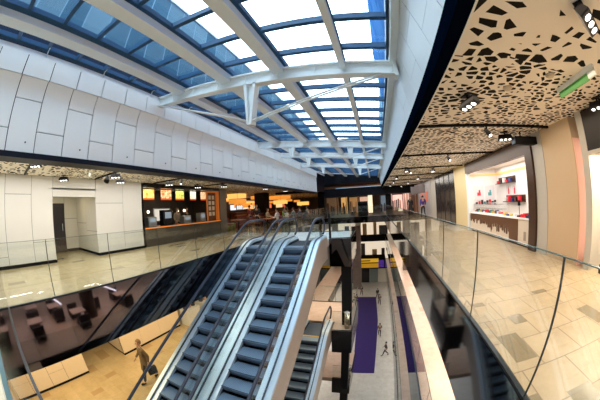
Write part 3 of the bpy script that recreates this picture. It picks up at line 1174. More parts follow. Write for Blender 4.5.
def drum_lamp(x, y, z0, z1, hw, label, hot=False):
    t = thing('pendant_lamp', label, 'pendant lamp', (x, y, LZ), 'amber pendant lamps over the food court')
    m_ = MB()
    n = 28
    r_ = hw
    m_.tube([(x, y, z0), (x, y, z1)], r_, n, caps=True)
    sh = m_.build('shade', shade_hot if hot else shade_m, t)
    MB().tube([(x, y, z1), (x, y, max(LZ, z1 + .05))], .012, 6).build('cord', black, t)
    MB().tube([(x, y, z1 - .005), (x, y, z1 + .02)], r_ + .012, n).build('top_ring', black, sh)


lamps = [(-11.5, 17.7, 2.42, 2.78, .85, True), (-9.95, 15.4, 1.87, 2.22, .68, False), (-13.0, 21.0, 1.58, 2.0, .85, False), (-13.6, 18.4, 2.35, 2.50, 1.0, True),
         (-12.9, 24.9, 1.75, 2.20, .95, False), (-12.0, 22.8, 2.42, 2.76, .85, False), (-11.0, 26.4, 2.36, 2.78, 1.3, False), (-9.7, 23.4, 1.75, 2.15, .75, True),
         (-13.5, 30.0, 2.0, 2.25, 1.3, False), (-10, 32.5, 1.5, 2.0, .85, True)]
ll = ['broad amber drum lamp near the ceiling, right beyond the burger counter', 'amber drum lamp hanging nearest the orange frame', 'low amber drum lamp above the white lit sign', 'flat glowing amber lamp just past the orange frame',
      'amber drum lamp left of the dark column', 'amber drum lamp close to the ceiling before the dark column', 'broad amber lamp right of the dark column, near the ceiling', 'bright amber lamp right of the dark column, hanging lower',
      'flat amber lamp behind the two right of the column', 'lone bright amber lamp nearest the far end']
lamps += [(-11.6, 20.2, 1.95, 2.15, .45, True), (-14.8, 21.6, 2.3, 2.5, .6, False), (-11.9, 29.2, 2.35, 2.55, .55, True), (-9.6, 28.6, 1.95, 2.2, .4, False), (-12.6, 33.5, 2.2, 2.5, .6, False)]
ll += ['small bright amber lamp hanging before the dark column', 'small amber lamp deep behind the flat one', 'small bright lamp beyond the broad one, near the ceiling', 'small amber lamp low beyond the broad one', 'small amber lamp deep near the far end']
for (a_, b_, c_, d_, e_, h_), lab in zip(lamps, ll):
    drum_lamp(a_, b_, c_, d_, e_, lab, h_)
struct(B(-10.6, -9.6, 19.3, 20.4, 0, LZ).build('column', mat('dark brown column', (.008, .006, .006), .5, spec=.1)), 'dark square column in the food court')
fcwall = mat('dark food court wall', (.035, .02, .014), .5, noise=.5, nscale=.8)
struct(B(-16.1, -16, 12, 45, 0, LZ).build('wall_food_court', fcwall), 'dark back wall of the food court')
struct(B(-20, -9.45, 12.65, 12.75, 0, LZ).build('wall_food_court', fcwall), 'dark dividing wall behind the burger kitchen')
# lit kiosks on the back wall
kc = [((.75, .82, .9), 24.6, 'white-lit food kiosk on the back wall, nearest the burger counter'), ((.95, .5, .2), 28.5, 'orange-lit food kiosk on the back wall, before the dark column'), ((.8, .18, .08), 33, 'dim red food kiosk further along the back wall'), ((.9, .6, .3), 38, 'small amber food kiosk far along the back wall')]
for (c_, yy, lab) in kc:
    t = thing('food_kiosk', lab, 'kiosk', (-15.5, yy, 0))
    B(-15.98, -15.2, yy - 1.5, yy + 1.5, 0, 1.05).build('counter', mat('kiosk counter', (.12, .05, .03), .3), t)
    B(-15.98, -15.9, yy - 1.5, yy + 1.5, 1.35, 1.95).build('lit_back', mat('kiosk light %d' % (yy * 10), c_, .5, emit=c_, estr=.9), t)
    B(-15.98, -15.5, yy - 1.6, yy + 1.6, 2.2, 2.5).build('sign_band', mat('kiosk band %d' % (yy * 10), tuple(v * .5 for v in c_), .5, emit=c_, estr=.3), t)
for i, (x_, yy, c_, lab) in enumerate(((-12.2, 19.2, (.8, .9, 1), 'pale blue lit sign behind the standing person in dark red'), (-14.2, 23.6, (1, .92, .75), 'cream lit sign row left of the dark column'), (-14.2, 26.2, (1, .85, .6), 'yellowish lit sign next to the dark column'), (-12.5, 31.5, (.9, .12, .08), 'dim red lit sign beyond the dark column'), (-11.5, 36, (1, .5, .2), 'small orange lit sign near the far seats'))):
    t = thing('lit_sign', lab, 'sign', (x_, yy, 1.6), 'small lit panels of the food court')
    B(x_ - .06, x_, yy - .55, yy + .55, 1.38, 1.85).build('housing', black, t)
    for k_ in range(3):
        B(x_, x_ + .01, yy - .5 + .35 * k_, yy - .2 + .35 * k_, 1.42, 1.80).build('screen', mat('lit panel %d' % i, c_, .5, emit=c_, estr=.7, noise=.5, nscale=5), t)
    MB().tube([(x_ - .03, yy, 1.85), (x_ - .03, yy, LZ)], .015, 6).build('hanger', black, t)
t = thing('green_booth', 'olive green padded booth just beyond the burger counter', 'booth', (-10.3, 14.0, 0))
gb = mat('olive green padding', (.16, .17, .02), .7, noise=.3)
B(-10.8, -9.9, 13.3, 14.9, 0, .45).build('seat', gb, t, bevel=.03)
B(-10.95, -10.75, 13.3, 14.9, .3, 1.25).build('backrest', gb, t, bevel=.03)
for i, yy in enumerate((15.6, 18.6, 21.4, 24.0, 26.4, 29.2)):
    t = thing('low_partition', 'low dark red partition in the food court, ' + ['nearest the burger counter', 'second from the counter', 'right beyond the dark column', 'under the broad lamps', 'past the broad lamps', 'farthest'][i], 'partition', (-9.8, yy, 0), 'low dark red partitions in the food court')
    B(-9.9, -9.75, yy - .7, yy + .7, 0, .95).build('panel', mat('dark red partition', (.16, .025, .02), .5, noise=.4), t)
    B(-9.93, -9.72, yy - .72, yy + .72, .95, 1.0).build('cap', mat('amber wood cap', (.4, .18, .05), .4), t)
# tables and chairs
wood_t = mat('reddish table top', (.35, .13, .06), .3)
seat_m = mat('dark red seat', (.22, .03, .03), .5)


def make_table(loc, label):
    t = thing('dining_table', label, 'table', loc, 'food court tables')
    x, y, z = loc
    B(x - .4, x + .4, y - .4, y + .4, z + .71, z + .75).build('table_top', wood_t, t)
    MB().tube([(x, y, z + .03), (x, y, z + .71)], .04, 10).build('pedestal', black_metal, t)
    MB().tube([(x, y, z), (x, y, z + .03)], .24, 16).build('foot', black_metal, t)
    return t


def make_chair(loc, label):
    t = thing('dining_chair', label, 'chair', loc, 'food court chairs')
    x, y, z = loc
    B(x - .21, x + .21, y - .21, y + .21, z + .43, z + .47).build('seat', seat_m, t, bevel=.01)
    B(x - .21, x - .18, y - .2, y + .2, z + .52, z + .88).build('backrest', seat_m, t, bevel=.01)
    for i in (-1, 1):
        for j in (-1, 1):
            MB().tube([(x + i * .19, y + j * .18, z), (x + i * .18, y + j * .17, z + (.44 if i > 0 else .85))], .013, 6).build('leg', black_metal, t)
    return t


tb = None
tspots = [(-8.8, 13.6), (-8.7, 17.0), (-6.9, 14.2), (-6.9, 15.8), (-6.9, 17.4), (-6.9, 19.0), (-6.9, 21.2)]
far_words = ['nearest the burger counter', 'in front of the dark column', 'first along the glass balustrade', 'second along the glass balustrade', 'third along the glass balustrade', 'fourth along the glass balustrade', 'last along the glass balustrade']
for i, (x, y) in enumerate(tspots):
    lab = 'reddish square food court table, ' + far_words[i] if i < 7 else 'reddish food court table in the back row, %s' % ['nearest the kiosks', 'behind the lowest lamp', 'behind the dark column', 'under the flat lamps', 'at the far end'][i - 7]
    if tb is None:
        tb = make_table((0, 0, 0), lab)
        tb_tree = snapshot(tb)
        tb.location = (x, y, 0)
        chp = make_chair((0, 0, 0), 'dark red food court chair on the kiosk side, ' + far_words[0])
        ch_tree = snapshot(chp)
        chp.location = (x - .75, y, 0)
        copy_tree(chp, loc=(x + .75, y, 0), rz=math.pi, label='dark red food court chair on the void side, ' + far_words[0], tree=ch_tree)
    else:
        copy_tree(tb, loc=(x, y, 0), label=lab, tree=tb_tree)
        w1 = lab.split('table')[1].strip(', ')
        copy_tree(chp, loc=(x - .75, y, 0), rz=0, label='dark red chair on the kiosk side, ' + w1, tree=ch_tree)
        copy_tree(chp, loc=(x + .75, y, 0), rz=math.pi, label='dark red chair on the void side, ' + w1, tree=ch_tree)

# ================================================================== RIGHT SIDE SHOPS
SX = 4.3
RZc = 2.87
beige = mat('beige plaster pilaster', (.58, .44, .29), .5, noise=.05, nscale=1.5)
greyp = mat('grey plaster pier', (.50, .48, .44), .45, noise=.05)
creamp = mat('cream plaster pier', (.74, .62, .36), .5, noise=.04)
brown = mat('chocolate brown frame', (.055, .026, .014), .35, noise=.2, nscale=3)
struct(B(SX + .0, SX + .4, 4.84, 5.28, 0, RZc).build('wall_right', greyp), 'grey pier beside the chocolate shop')
struct(B(SX - .02, SX + .4, 3.72, 4.80, 0, RZc).build('wall_right', beige), 'beige pilaster on the right')
struct(B(SX + .4, SX + .5, 3.3, 5.3, 0, RZc).build('wall_right', greyp), 'wall behind the pilasters')
struct(B(SX + .0, SX + .4, 3.70, 3.719, .0, 2.45).build('wall_right', mat('pink-lit wall', (.95, .58, .45), .5)), 'pink-lit side of the beige pilaster')  # pink light painted into the colour of this side panel
struct(B(SX - .03, SX + .4, 3.30, 3.48, 0, RZc).build('wall_right', greyp), 'narrow grey pier at the edge of the bright shop')
area('salmon_light', (SX + .2, 3.50, 1.3), .12, 2.2, 1.6, (1, .8, .7), rot=(R(90), 0, 0))
# bright shop nearest on the right
bs = thing('bright_shopfront', 'bright cream shopfront with a dark sign band at the right edge', 'shopfront', (SX + .5, 1.5, 0))
B(SX - .02, SX + .3, -2, 3.30, 2.12, 2.84).build('sign_band', mat('dark sign band', (.012, .010, .009), .35), bs)
B(SX - .03, SX + .0, -2, 3.30, 2.06, 2.12).build('trim', greyp, bs)
B(SX + .6, SX + .7, -2, 3.30, 0, 2.86).build('back_wall', mat('bright cream wall', (.88, .72, .52), .5), bs)
B(SX + .02, SX + .45, -2, 3.05, 0, .16).build('plinth', mat('dark shop plinth', (.05, .045, .04), .4), bs)
area('shop_light', (SX + .3, 2.2, 2.05), .4, 2.4, 70, (1, .86, .66))
# ---- chocolate shop
CY0, CY1 = 5.62, 10.16
cs = thing('chocolate_shopfront', 'brown framed opening of the bright white chocolate shop', 'shopfront', (SX, 7.9, 0))
B(SX - .06, SX + .12, 5.3, 5.62, 0, 2.84).build('jamb', brown, cs)
B(SX - .06, SX + .12, 5.62, 10.3, 2.42, 2.84).build('header', brown, cs)
B(SX - .04, SX + .12, 10.18, 10.34, 0, 2.42).build('jamb', steel_white, cs)
whitew = mat('white shop wall', (.92, .90, .88), .4)
struct(B(SX + 1.62, SX + 1.72, 5.2, 10.8, 0, 2.86).build('wall_shop_back', whitew), 'white back wall of the chocolate shop')
struct(B(SX + .12, SX + 1.62, 10.34, 10.44, 0, 2.86).build('wall_shop_side', whitew), 'white far side wall of the chocolate shop')
struct(B(SX + .12, SX + 1.62, 5.2, 5.3, 0, 2.86).build('wall_shop_side', whitew), 'white near side wall of the chocolate shop')
struct(B(SX + .12, SX + 1.62, 5.3, 10.34, 2.6, 2.68).build('ceiling', whitew), 'white shop ceiling')
area('shop_light', (SX + .9, 7.8, 2.55), 1.2, 4.2, 48, (1, .95, .92))
amber_cove = mat('amber cove', (.9, .55, .2), .5, emit=(1, .6, .2), estr=.3)
struct(B(SX + 1.59, SX + 1.62, 5.3, 10.34, 2.30, 2.40).build('trim_5', amber_cove), 'amber cove line along the back wall of the shop')
struct(B(SX + .12, SX + 1.59, 10.31, 10.34, 2.30, 2.38).build('trim_6', amber_cove), 'amber cove line along the side wall of the shop')
# counter
ct = thing('shop_counter', 'white and brown chocolate counter with dripping chocolate front', 'counter', (SX + .3, 8, 0))
B(SX + .03, SX + .62, CY0 + .02, CY1 - .02, .05, .74).build('body', mat('pale counter panel', (.72, .64, .54), .35), ct)
B(SX + .0, SX + .65, CY0 + .01, CY1 - .01, .74, .77).build('worktop', mat('white worktop', (.85, .84, .82), .2), ct)
B(SX + .08, SX + .6, CY0 + .02, CY1 - .02, 0, .05).build('plinth', black, ct)
m = MB()
rnd = random.Random(3)
y = 6.82
poly = [(6.82, .74), (6.82, .06), (6.30, .06), (6.30, .74)]
m.prism(poly, 'x', SX + .012, SX + .03)
pts = [(6.82, .74)]
yy = 6.82
while yy < 10.1:
    wd = rnd.uniform(.05, .11)
    lo = rnd.uniform(.22, .40) + (.12 if yy > 8.8 else 0)
    hi = rnd.uniform(.42, .52) + (.04 if yy > 8.8 else 0)
    y2 = min(yy + wd, 10.12)
    y3 = min(y2 + rnd.uniform(.03, .07), 10.13)
    for a_, b_ in ((yy, y2),):
        m.prism([(a_, .74), (a_, lo + .03), ((a_ + b_) / 2, lo), (b_, lo + .03), (b_, .74)], 'x', SX + .010, SX + .03)
    if y3 > y2 + .005:
        m.prism([(y2, .74), (y2, hi), (y3, hi), (y3, .74)], 'x', SX + .012, SX + .03)
    yy = y3
m.build('chocolate_drip', mat('dripping chocolate', (.115, .05, .025), .3), ct)
B(SX + .02, SX + .03, 5.86, 5.98, .18, .42).build('socket_plate', mat('grey badge', (.35, .3, .25), .4), ct)
B(SX + .015, SX + .03, 8.1, 8.16, .18, .36).build('badge', mat('grey badge', (.35, .3, .25), .4), ct)
# glass display cases and goods
dc = thing('display_case', 'long glass display case on the chocolate counter', 'display case', (SX + .35, 9, .77))
B(SX + .1, SX + .55, 7.6, 10.05, .77, .80).build('base', steel_white, dc)
m = MB()
m.box(SX + .1, SX + .106, 7.6, 10.05, .80, 1.12).box(SX + .1, SX + .55, 7.6, 10.05, 1.12, 1.126).box(SX + .1, SX + .55, 7.6, 7.606, .8, 1.12)
m.build('glass', shop_glass, dc)
B(SX + .14, SX + .52, 7.65, 10.0, .95, .958).build('shelf', shop_glass, dc)
goods = [('red', (.75, .02, .04)), ('dark brown', (.05, .02, .015)), ('teal', (.05, .25, .25)), ('gold', (.7, .45, .08)), ('navy', (.03, .05, .2)), ('white', (.8, .78, .75))]
gi = 0
for i in range(16):
    c_ = goods[(i * 5 + i // 4) % 6]
    y_ = 7.78 + i * .145
    o = B(SX + .22, SX + .36, y_, y_ + .10, .801, .801 + .05 + .03 * (i % 3)).build('chocolate_box', mat('goods ' + c_[0], c_[1], .35))
    tag(o, '%s chocolate box inside the display case, %s' % (c_[0], ['near its bright end', 'just left of its near end', 'in its middle', 'near its far end'][i // 4]), 'box', 'boxes inside the glass display case')
for i, (y_, h_, c_) in enumerate(((5.9, .10, 4), (6.02, .06, 1), (6.15, .12, 0), (6.3, .09, 0), (6.5, .05, 1), (6.75, .08, 5), (7.0, .06, 3), (7.2, .05, 4), (7.4, .09, 3))):
    nm, cc = goods[c_]
    o = B(SX + .2, SX + .36, y_, y_ + .11, .771, .771 + h_).build('gift_box', mat('goods ' + nm, cc, .35))
    tag(o, '%s gift box on the white counter top, %s' % (nm, ['at the end next to the brown jamb', 'second from the brown jamb', 'third from the brown jamb', 'fourth from the brown jamb', 'low one before the middle', 'in the middle', 'past the middle', 'flat one near the display case', 'beside the display case'][i]), 'gift box', 'gift boxes on the counter top')
# wall shelves
XB = SX + 1.62
spots5 = ['first from the corner', 'second from the corner', 'in the middle', 'fourth from the corner', 'fifth from the corner', 'last one']
for i, (ya, yb_, z_, lab, its) in enumerate(((8.65, 10.1, 1.88, 'upper brown wall shelf with red boxes', 5), (8.0, 9.5, 1.12, 'lower brown wall shelf with brown boxes', 5))):
    t = thing('wall_shelf', lab, 'shelf', (XB, (ya + yb_) / 2, z_), 'wall shelves in the chocolate shop')
    B(XB - .22, XB, ya, yb_, z_, z_ + .03).build('board', brown, t)
    B(XB - .02, XB, ya, yb_, z_ + .03, z_ + .27).build('back_panel', brown, t)
    for j in range(its):
        c_ = goods[[0, 1, 5, 0, 4, 1][(i * 2 + j) % 6]]
        y_ = yb_ - .2 - j * (yb_ - ya - .15) / its
        o = B(XB - .18, XB - .06, y_, y_ + .13, z_ + .031, z_ + .14 + .05 * ((i + j) % 3)).build('gift_box', mat('goods ' + c_[0], c_[1], .35))
        tag(o, '%s box on the %s wall shelf, %s' % (c_[0], 'upper' if i == 0 else 'lower', spots5[j]), 'gift box', 'gift boxes on the wall shelves')
t = thing('side_shelf', 'thin glass shelf of small goods along the far side wall of the shop', 'shelf', (SX + .9, 10.2, 1.12))
B(SX + .32, SX + 1.5, 10.10, 10.34, 1.10, 1.12).build('board', shop_glass, t)
B(SX + .32, SX + 1.5, 10.32, 10.34, 1.05, 1.10).build('bracket', steel_white, t)
for j in range(8):
    c_ = goods[[1, 0, 1, 2, 1, 0, 4, 1][j]]
    x_ = SX + .36 + j * .14
    o = B(x_, x_ + .07, 10.15, 10.25, 1.121, 1.18 + .04 * (j % 3)).build('small_jar', mat('goods ' + c_[0], c_[1], .35))
    tag(o, '%s jar on the thin glass shelf, %s' % (c_[0], ['first from the void side', 'second from the void side', 'third from the void side', 'fourth from the void side', 'fifth from the void side', 'sixth from the void side', 'seventh from the void side', 'nearest the corner'][j]), 'jar', 'small jars on the glass shelf')
sheet_m = mat('poster sheet', (.80, .76, .77), .5)
for i, (plane, a_, z_, c_, lab) in enumerate((('y', 4.9, 1.57, (.8, .03, .06), 'pale poster with a red heart box on the far side wall'), ('y', 5.48, 1.55, (.1, .4, .4), 'pale poster with a teal cup beside the shop corner'),
                                              ('x', 9.27, 1.58, (.8, .03, .06), 'narrow print of a red bottle nearer the shop corner'), ('x', 8.78, 1.58, (.8, .03, .1), 'narrow print of a red bottle farther from the shop corner'))):
    if plane == 'y':
        t = thing('poster', lab, 'poster', (a_, 10.34, z_), 'posters in the chocolate shop')
        B(a_ - .26, a_ + .26, 10.325, 10.338, z_ - .32, z_ + .32).build('sheet', sheet_m, t)
        B(a_ - .10, a_ + .08, 10.31, 10.325, z_ - .12, z_ + .02).build('print', mat('poster print %d' % i, c_, .5), t)
        B(a_ - .02, a_ + .06, 10.31, 10.325, z_ + .02, z_ + .12).build('print', mat('poster print %d' % i, c_, .5), t)
    else:
        t = thing('poster', lab, 'poster', (XB, a_, z_), 'posters in the chocolate shop')
        B(XB - .013, XB - .002, a_ - .2, a_ + .2, z_ - .22, z_ + .22).build('sheet', sheet_m, t)
        B(XB - .025, XB - .013, a_ - .04, a_ + .04, z_ - .14, z_ + .08).build('print', mat('poster print %d' % i, c_, .5), t)
        B(XB - .025, XB - .013, a_ - .015, a_ + .015, z_ + .08, z_ + .14).build('neck', mat('poster print %d' % i, c_, .5), t)
t = thing('card_reader', 'black card reader on a thin stand by the counter', 'card reader', (SX + .5, 6.9, .77))
MB().tube([(SX + .5, 6.9, .77), (SX + .5, 6.9, 1.1)], .01, 8).build('stand', black, t)
B(SX + .47, SX + .53, 6.86, 6.94, 1.08, 1.24).build('reader', black, t)

# ---- further shopfronts on the right
struct(B(SX - .02, SX + .4, 10.36, 12.0, 0, RZc).build('wall_right', creamp), 'cream yellow pier next to the chocolate shop')
struct(B(SX + .0, SX + .4, 16.1, 17.3, 0, RZc).build('wall_right', greyp), 'grey pier beyond the black shopfront')
bk = thing('black_shopfront', 'glossy black closed shopfront between cream and grey piers', 'shopfront', (SX, 14, 0))
for i in range(4):
    y_ = 12.02 + i * 1.02
    B(SX + .02, SX + .06, y_, y_ + 1.0, 0, 2.86).build('panel', mat('black lacquer panel', (.022, .018, .02), .18, noise=.6, nscale=1.5), bk)
    B(SX + .0, SX + .05, y_ + 1.0, y_ + 1.02, 0, 2.86).build('mullion', alu_dark, bk)
silver = mat('silver storefront', (.42, .43, .48), .4, noise=.25, nscale=2)
sv = thing('silver_shopfront', 'silver white shopfront with two salmon posters behind the walking people', 'shopfront', (SX, 20, 0))
B(SX + .02, SX + .1, 17.3, 23.0, 0, 2.86).build('panel', silver, sv)
for y_, c_ in ((18.6, (.85, .25, .18)), (20.4, (.85, .3, .2))):
    B(SX + .0, SX + .02, y_, y_ + 1.1, 1.2, 2.0).build('poster', mat('salmon poster', c_, .5), sv)
for y_ in (17.5, 19.9, 21.9):
    B(SX - .02, SX + .02, y_, y_ + .25, 0, 2.86).build('pilaster', greyp, sv)
for y_, lab in ((18.3, 'grey hanging banner nearest the grey pier'), (20.2, 'grey hanging banner second from the grey pier'), (22.4, 'grey hanging banner furthest along')):
    t = thing('hanging_banner', lab, 'banner', (SX - .5, y_, 2.86), 'grey banners hanging above the shopfronts')
    B(SX - .75, SX - .25, y_ - .02, y_ + .02, 1.9, 2.6).build('cloth', mat('grey banner', (.16, .14, .15), .6), t)
    MB().tube([(SX - .5, y_, 2.6), (SX - .5, y_, 2.87)], .01, 6).build('rod', black, t)
tc_ = thing('terracotta_shopfront', 'warm terracotta lit shopfront far along on the right', 'shopfront', (SX, 25, 0))
B(SX + .02, SX + .1, 23.1, 28.0, 0, 2.86).build('panel', mat('terracotta', (.35, .11, .04), .5, noise=.4), tc_)
B(SX - .02, SX + .03, 24.0, 24.5, 0, 2.86).build('pilaster', mat('pale pilaster', (.6, .4, .3), .5), tc_)
area('terracotta_light', (SX - .6, 25.5, 2.7), .5, 3, 40, (1, .6, .35))
ps = thing('pink_shopfront', 'pinkish lit shopfront at the far right end', 'shopfront', (SX, 31, 0))
B(SX + .02, SX + .1, 28.1, 45.0, 0, 2.86).build('panel', mat('pinkish panel', (.6, .35, .28), .5, noise=.4, nscale=.7), ps)
area('pink_light', (SX - .8, 34, 2.7), .5, 10, 120, (1, .75, .65))
for y_ in (29, 31.5, 34, 37):
    B(SX - .02, SX + .02, y_, y_ + .5, .2, 2.3).build('window', mat('pale shop window', (.7, .55, .5), .4, emit=(1, .8, .7), estr=.4), ps)

# ================================================================== FAR END SHOPS (upper level)
struct(B(-24, 9, 45, 45.2, 0, 3.4).build('wall_far', mat('far wall', (.1, .07, .05), .5, noise=.4)), 'far wall of the upper level')
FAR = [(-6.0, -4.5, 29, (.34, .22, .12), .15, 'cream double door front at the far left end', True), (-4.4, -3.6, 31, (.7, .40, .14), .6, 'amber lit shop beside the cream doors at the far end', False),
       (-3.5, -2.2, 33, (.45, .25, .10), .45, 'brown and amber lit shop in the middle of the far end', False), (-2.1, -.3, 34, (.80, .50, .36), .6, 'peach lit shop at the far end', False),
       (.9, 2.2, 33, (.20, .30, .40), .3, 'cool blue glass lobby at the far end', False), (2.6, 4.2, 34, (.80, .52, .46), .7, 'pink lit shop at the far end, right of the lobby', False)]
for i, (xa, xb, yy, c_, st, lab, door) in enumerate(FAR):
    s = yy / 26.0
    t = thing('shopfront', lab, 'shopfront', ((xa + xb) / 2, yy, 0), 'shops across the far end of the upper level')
    B(xa, xb, yy + .8, yy + .9, 0, 2.8).build('back_wall', mat('far shop %d' % i, c_, .5, emit=c_, estr=st, noise=.5, nscale=1.6), t)  # glow of the wall stands in for the shop lighting
    B(xa, xb, yy, yy + .1, 2.2, 2.8).build('header', bulk, t)
    for xx in (xa, xb - .08):
        B(xx, xx + .08, yy, yy + .12, 0, 2.2).build('jamb', bulk, t)
    r2 = random.Random(i)
    for k_ in range(5):
        x_ = xa + .1 + (xb - xa - .3) * k_ / 5
        B(x_, x_ + (xb - xa) * .1, yy + .5, yy + .7, 0, .8 + .9 * r2.random()).build('display_stand', mat('stand %d' % (k_ % 3), [(.05, .03, .03), (.5, .3, .2), (.02, .02, .03)][k_ % 3], .5), t)
ls = thing('lit_pillar_sign', 'tall cream lit pillar beside a black box at the far end', 'sign', (-.05, 25.5, 0))
B(-.62, -.16, 25.4, 25.7, .3, 2.3).build('panel', mat('cream lit panel', (.9, .75, .5), .5, emit=(1, .85, .6), estr=.8), ls)
kb = thing('black_kiosk', 'black kiosk box left of the cream lit pillar', 'kiosk', (-1.2, 25.6, 0))
B(-1.75, -.70, 25.3, 26.3, 0, 1.55).build('body', black_gloss, kb)
B(-1.75, -.70, 25.25, 25.3, 1.1, 1.4).build('panel', black, kb)
struct(B(1.25, 1.75, 25.0, 25.5, 0, 2.9).build('column', bulk), 'dark column at the far end')
struct(B(-5.9, -5.2, 24.6, 25.3, 0, 2.9).build('column', bulk), 'dark column at the far left corner')
area('far_end_light', (-1.5, 30, 2.75), 6, 6, 60, (1, .7, .45))

# ================================================================== LOWER STOREYS
# end facades under the far walkway
def lower_front(z, i):
    t = thing('shopfront', ['pale lit shopfront one storey down at the far end', 'pale lit shopfront two storeys down at the far end'][i], 'shopfront', (-1.5, 43, z), 'shopfronts of the lower storeys at the far end')
    B(-13.9, 13.9, 43.6, 43.7, z, z + 3.2).build('back_wall', mat('lower shop wall %d' % i, (.7, .62, .5), .5, emit=(1, .85, .65), estr=.55, noise=.4, nscale=.5), t)  # wall emission takes the place of lamps inside the shop
    rr = random.Random(i + 5)
    x = -8.0
    while x < 9:
        wd = rr.uniform(.5, 1.6)
        B(x, x + wd, 43.2, 43.5, z, z + rr.uniform(1.6, 3.2)).build('display_stand', mat('lower stand %d' % rr.randrange(4), [(.04, .03, .03), (.45, .30, .14), (.10, .08, .06), (.65, .6, .5)][rr.randrange(4)], .5), t)
        x += wd + rr.uniform(.3, 1.5)


lower_front(Z1, 0)
lower_front(Z2, 1)
for zz in (Z1, Z2):
    struct(B(EL + .01, 1.59, 42.93, 43.0, zz - 1.2, zz).build('wall_far_fascia', black), 'black slab edge of a lower storey at the far end')
struct(B(-14, 14, 43.01, 50, Z1 - 1.2, Z1).build('floor', tile_low), 'far floor one storey down')
struct(B(-14, 14, 43.01, 50, Z2 - 1.2, Z2).build('floor', tile_low), 'far floor two storeys down')
# yellow and black storefront on the bottom floor
yl = mat('yellow sign', (.85, .48, .02), .5, emit=(1, .55, .03), estr=.35)
t = thing('yellow_storefront', 'storefront with a yellow and black sign band on the bottom floor', 'shopfront', (-1, 43, Z3))
B(-2.9, 1.7, 42.9, 43.1, Z3 + 2.7, Z3 + 5.3).build('sign_backing', black, t)
B(-2.7, .5, 42.85, 42.9, Z3 + 3.9, Z3 + 4.6).build('sign_band', yl, t)
B(-2.7, .5, 42.85, 42.9, Z3 + 2.9, Z3 + 3.7).build('sign_band', mat('ochre sign', (.6, .32, .02), .5, emit=(.9, .45, .02), estr=.25), t)
B(-2.7, -1.0, 42.82, 42.86, Z3 + 4.12, Z3 + 4.3).build('sign_lettering_bar', black, t)
B(-2.9, -1.2, 42.95, 43.05, Z3, Z3 + 2.7).build('dark_window', black_gloss, t)
B(-1.2, .4, 42.95, 43.05, Z3, Z3 + 2.7).build('window', mat('grey green window', (.18, .22, .2), .2), t)
B(.5, 1.5, 42.9, 43.1, Z3 + 2.9, Z3 + 4.3).build('purple_sign', mat('purple sign', (.12, .05, .4), .5, emit=(.2, .08, .6), estr=.3), t)
t = thing('grey_storefront', 'dark grey storefront left of the yellow sign on the bottom floor', 'shopfront', (-4, 42, Z3))
B(-5.6, -3.0, 42.6, 42.8, Z3, Z3 + 2.8).build('window', mat('grey purple window', (.06, .06, .09), .2, noise=.5), t)
B(-5.6, -3.0, 42.55, 42.8, Z3 + 2.8, Z3 + 5.0).build('header', mat('brown header', (.22, .16, .14), .5, noise=.3), t)
struct(B(-14, 14, 43.1, 43.2, Z3, Z2 - 1.2).build('wall_far_bottom', cream_wall), 'far wall of the bottom floor')
# purple carpets
purple = mat('purple carpet', (.030, .012, .115), .95, noise=.12, nscale=20)
o = MB().prism([(-1.62, 17.35), (.30, 17.4), (.42, 28), (.08, 35.8), (-2.95, 35.8), (-2.3, 28)], 'z', Z3, Z3 + .02).build('purple_carpet', purple)
tag(o, 'long purple carpet on the pale bottom floor of the void', 'carpet')

# lower left walls and furniture
lowp = mat('cream lower panel', (.80, .66, .46), .4, noise=.04)
panel_wall('wall_left_lower', 'x', -9.45, [(-3, -1, Z1 + .08, -1.5), (-1, .35, Z1 + .08, -3.4), (-1, .35, -3.4, -1.5), (.35, 1.1, Z1 + .08, -3.9), (.35, 1.1, -3.9, -1.5), (1.1, 2.1, Z1 + .08, -1.5)], [lowp, seam], 'cream panelled lower wall at the lower left')
panel_wall('wall_left_lower', 'x', -9.45, [(4.05, 5.2, Z1 + .08, -1.5), (5.2, 6.4, Z1 + .08, -1.5), (6.4, 7.8, Z1 + .08, -1.5)], [lowp, seam], 'cream panelled lower wall behind the walking person')
panel_wall('wall_recess_side', 'y', 4.05, [(-11.5, -9.45, Z1 + .08, -1.5)], [lowp, seam], 'side of the lower recess', flip=-1)
struct(B(-9.45, -9.43, -3, 2.1, Z1, Z1 + .08).build('baseboard_left', black), 'black lower skirting')
struct(B(-9.45, -9.43, 4.05, 7.8, Z1, Z1 + .08).build('baseboard_left', black), 'black lower skirting behind the walking person')
for i, (y_, c_) in enumerate(((8.5, (.8, .8, .78)), (9.8, (.75, .75, .8)))):
    t = thing('display_cabinet', ['white display cabinet at the end of the lower cream wall', 'second white display cabinet along the lower left wall', 'third white display cabinet along the lower left wall'][i], 'cabinet', (-9.2, y_, Z1), 'white display cabinets one storey down')
    B(-9.5, -8.9, y_ - .5, y_ + .5, Z1, Z1 + .9).build('body', mat('white cabinet', (.75, .74, .7), .3), t)
    B(-9.5, -8.9, y_ - .5, y_ + .5, Z1 + .9, Z1 + 1.35).build('glass_top', shop_glass, t)
    for k_ in range(3):
        B(-9.3, -9.1, y_ - .4 + .3 * k_, y_ - .25 + .3 * k_, Z1 + .9, Z1 + 1.1).build('display_stand', mat('stand %d' % k_, (.05, .03, .03), .5), t)

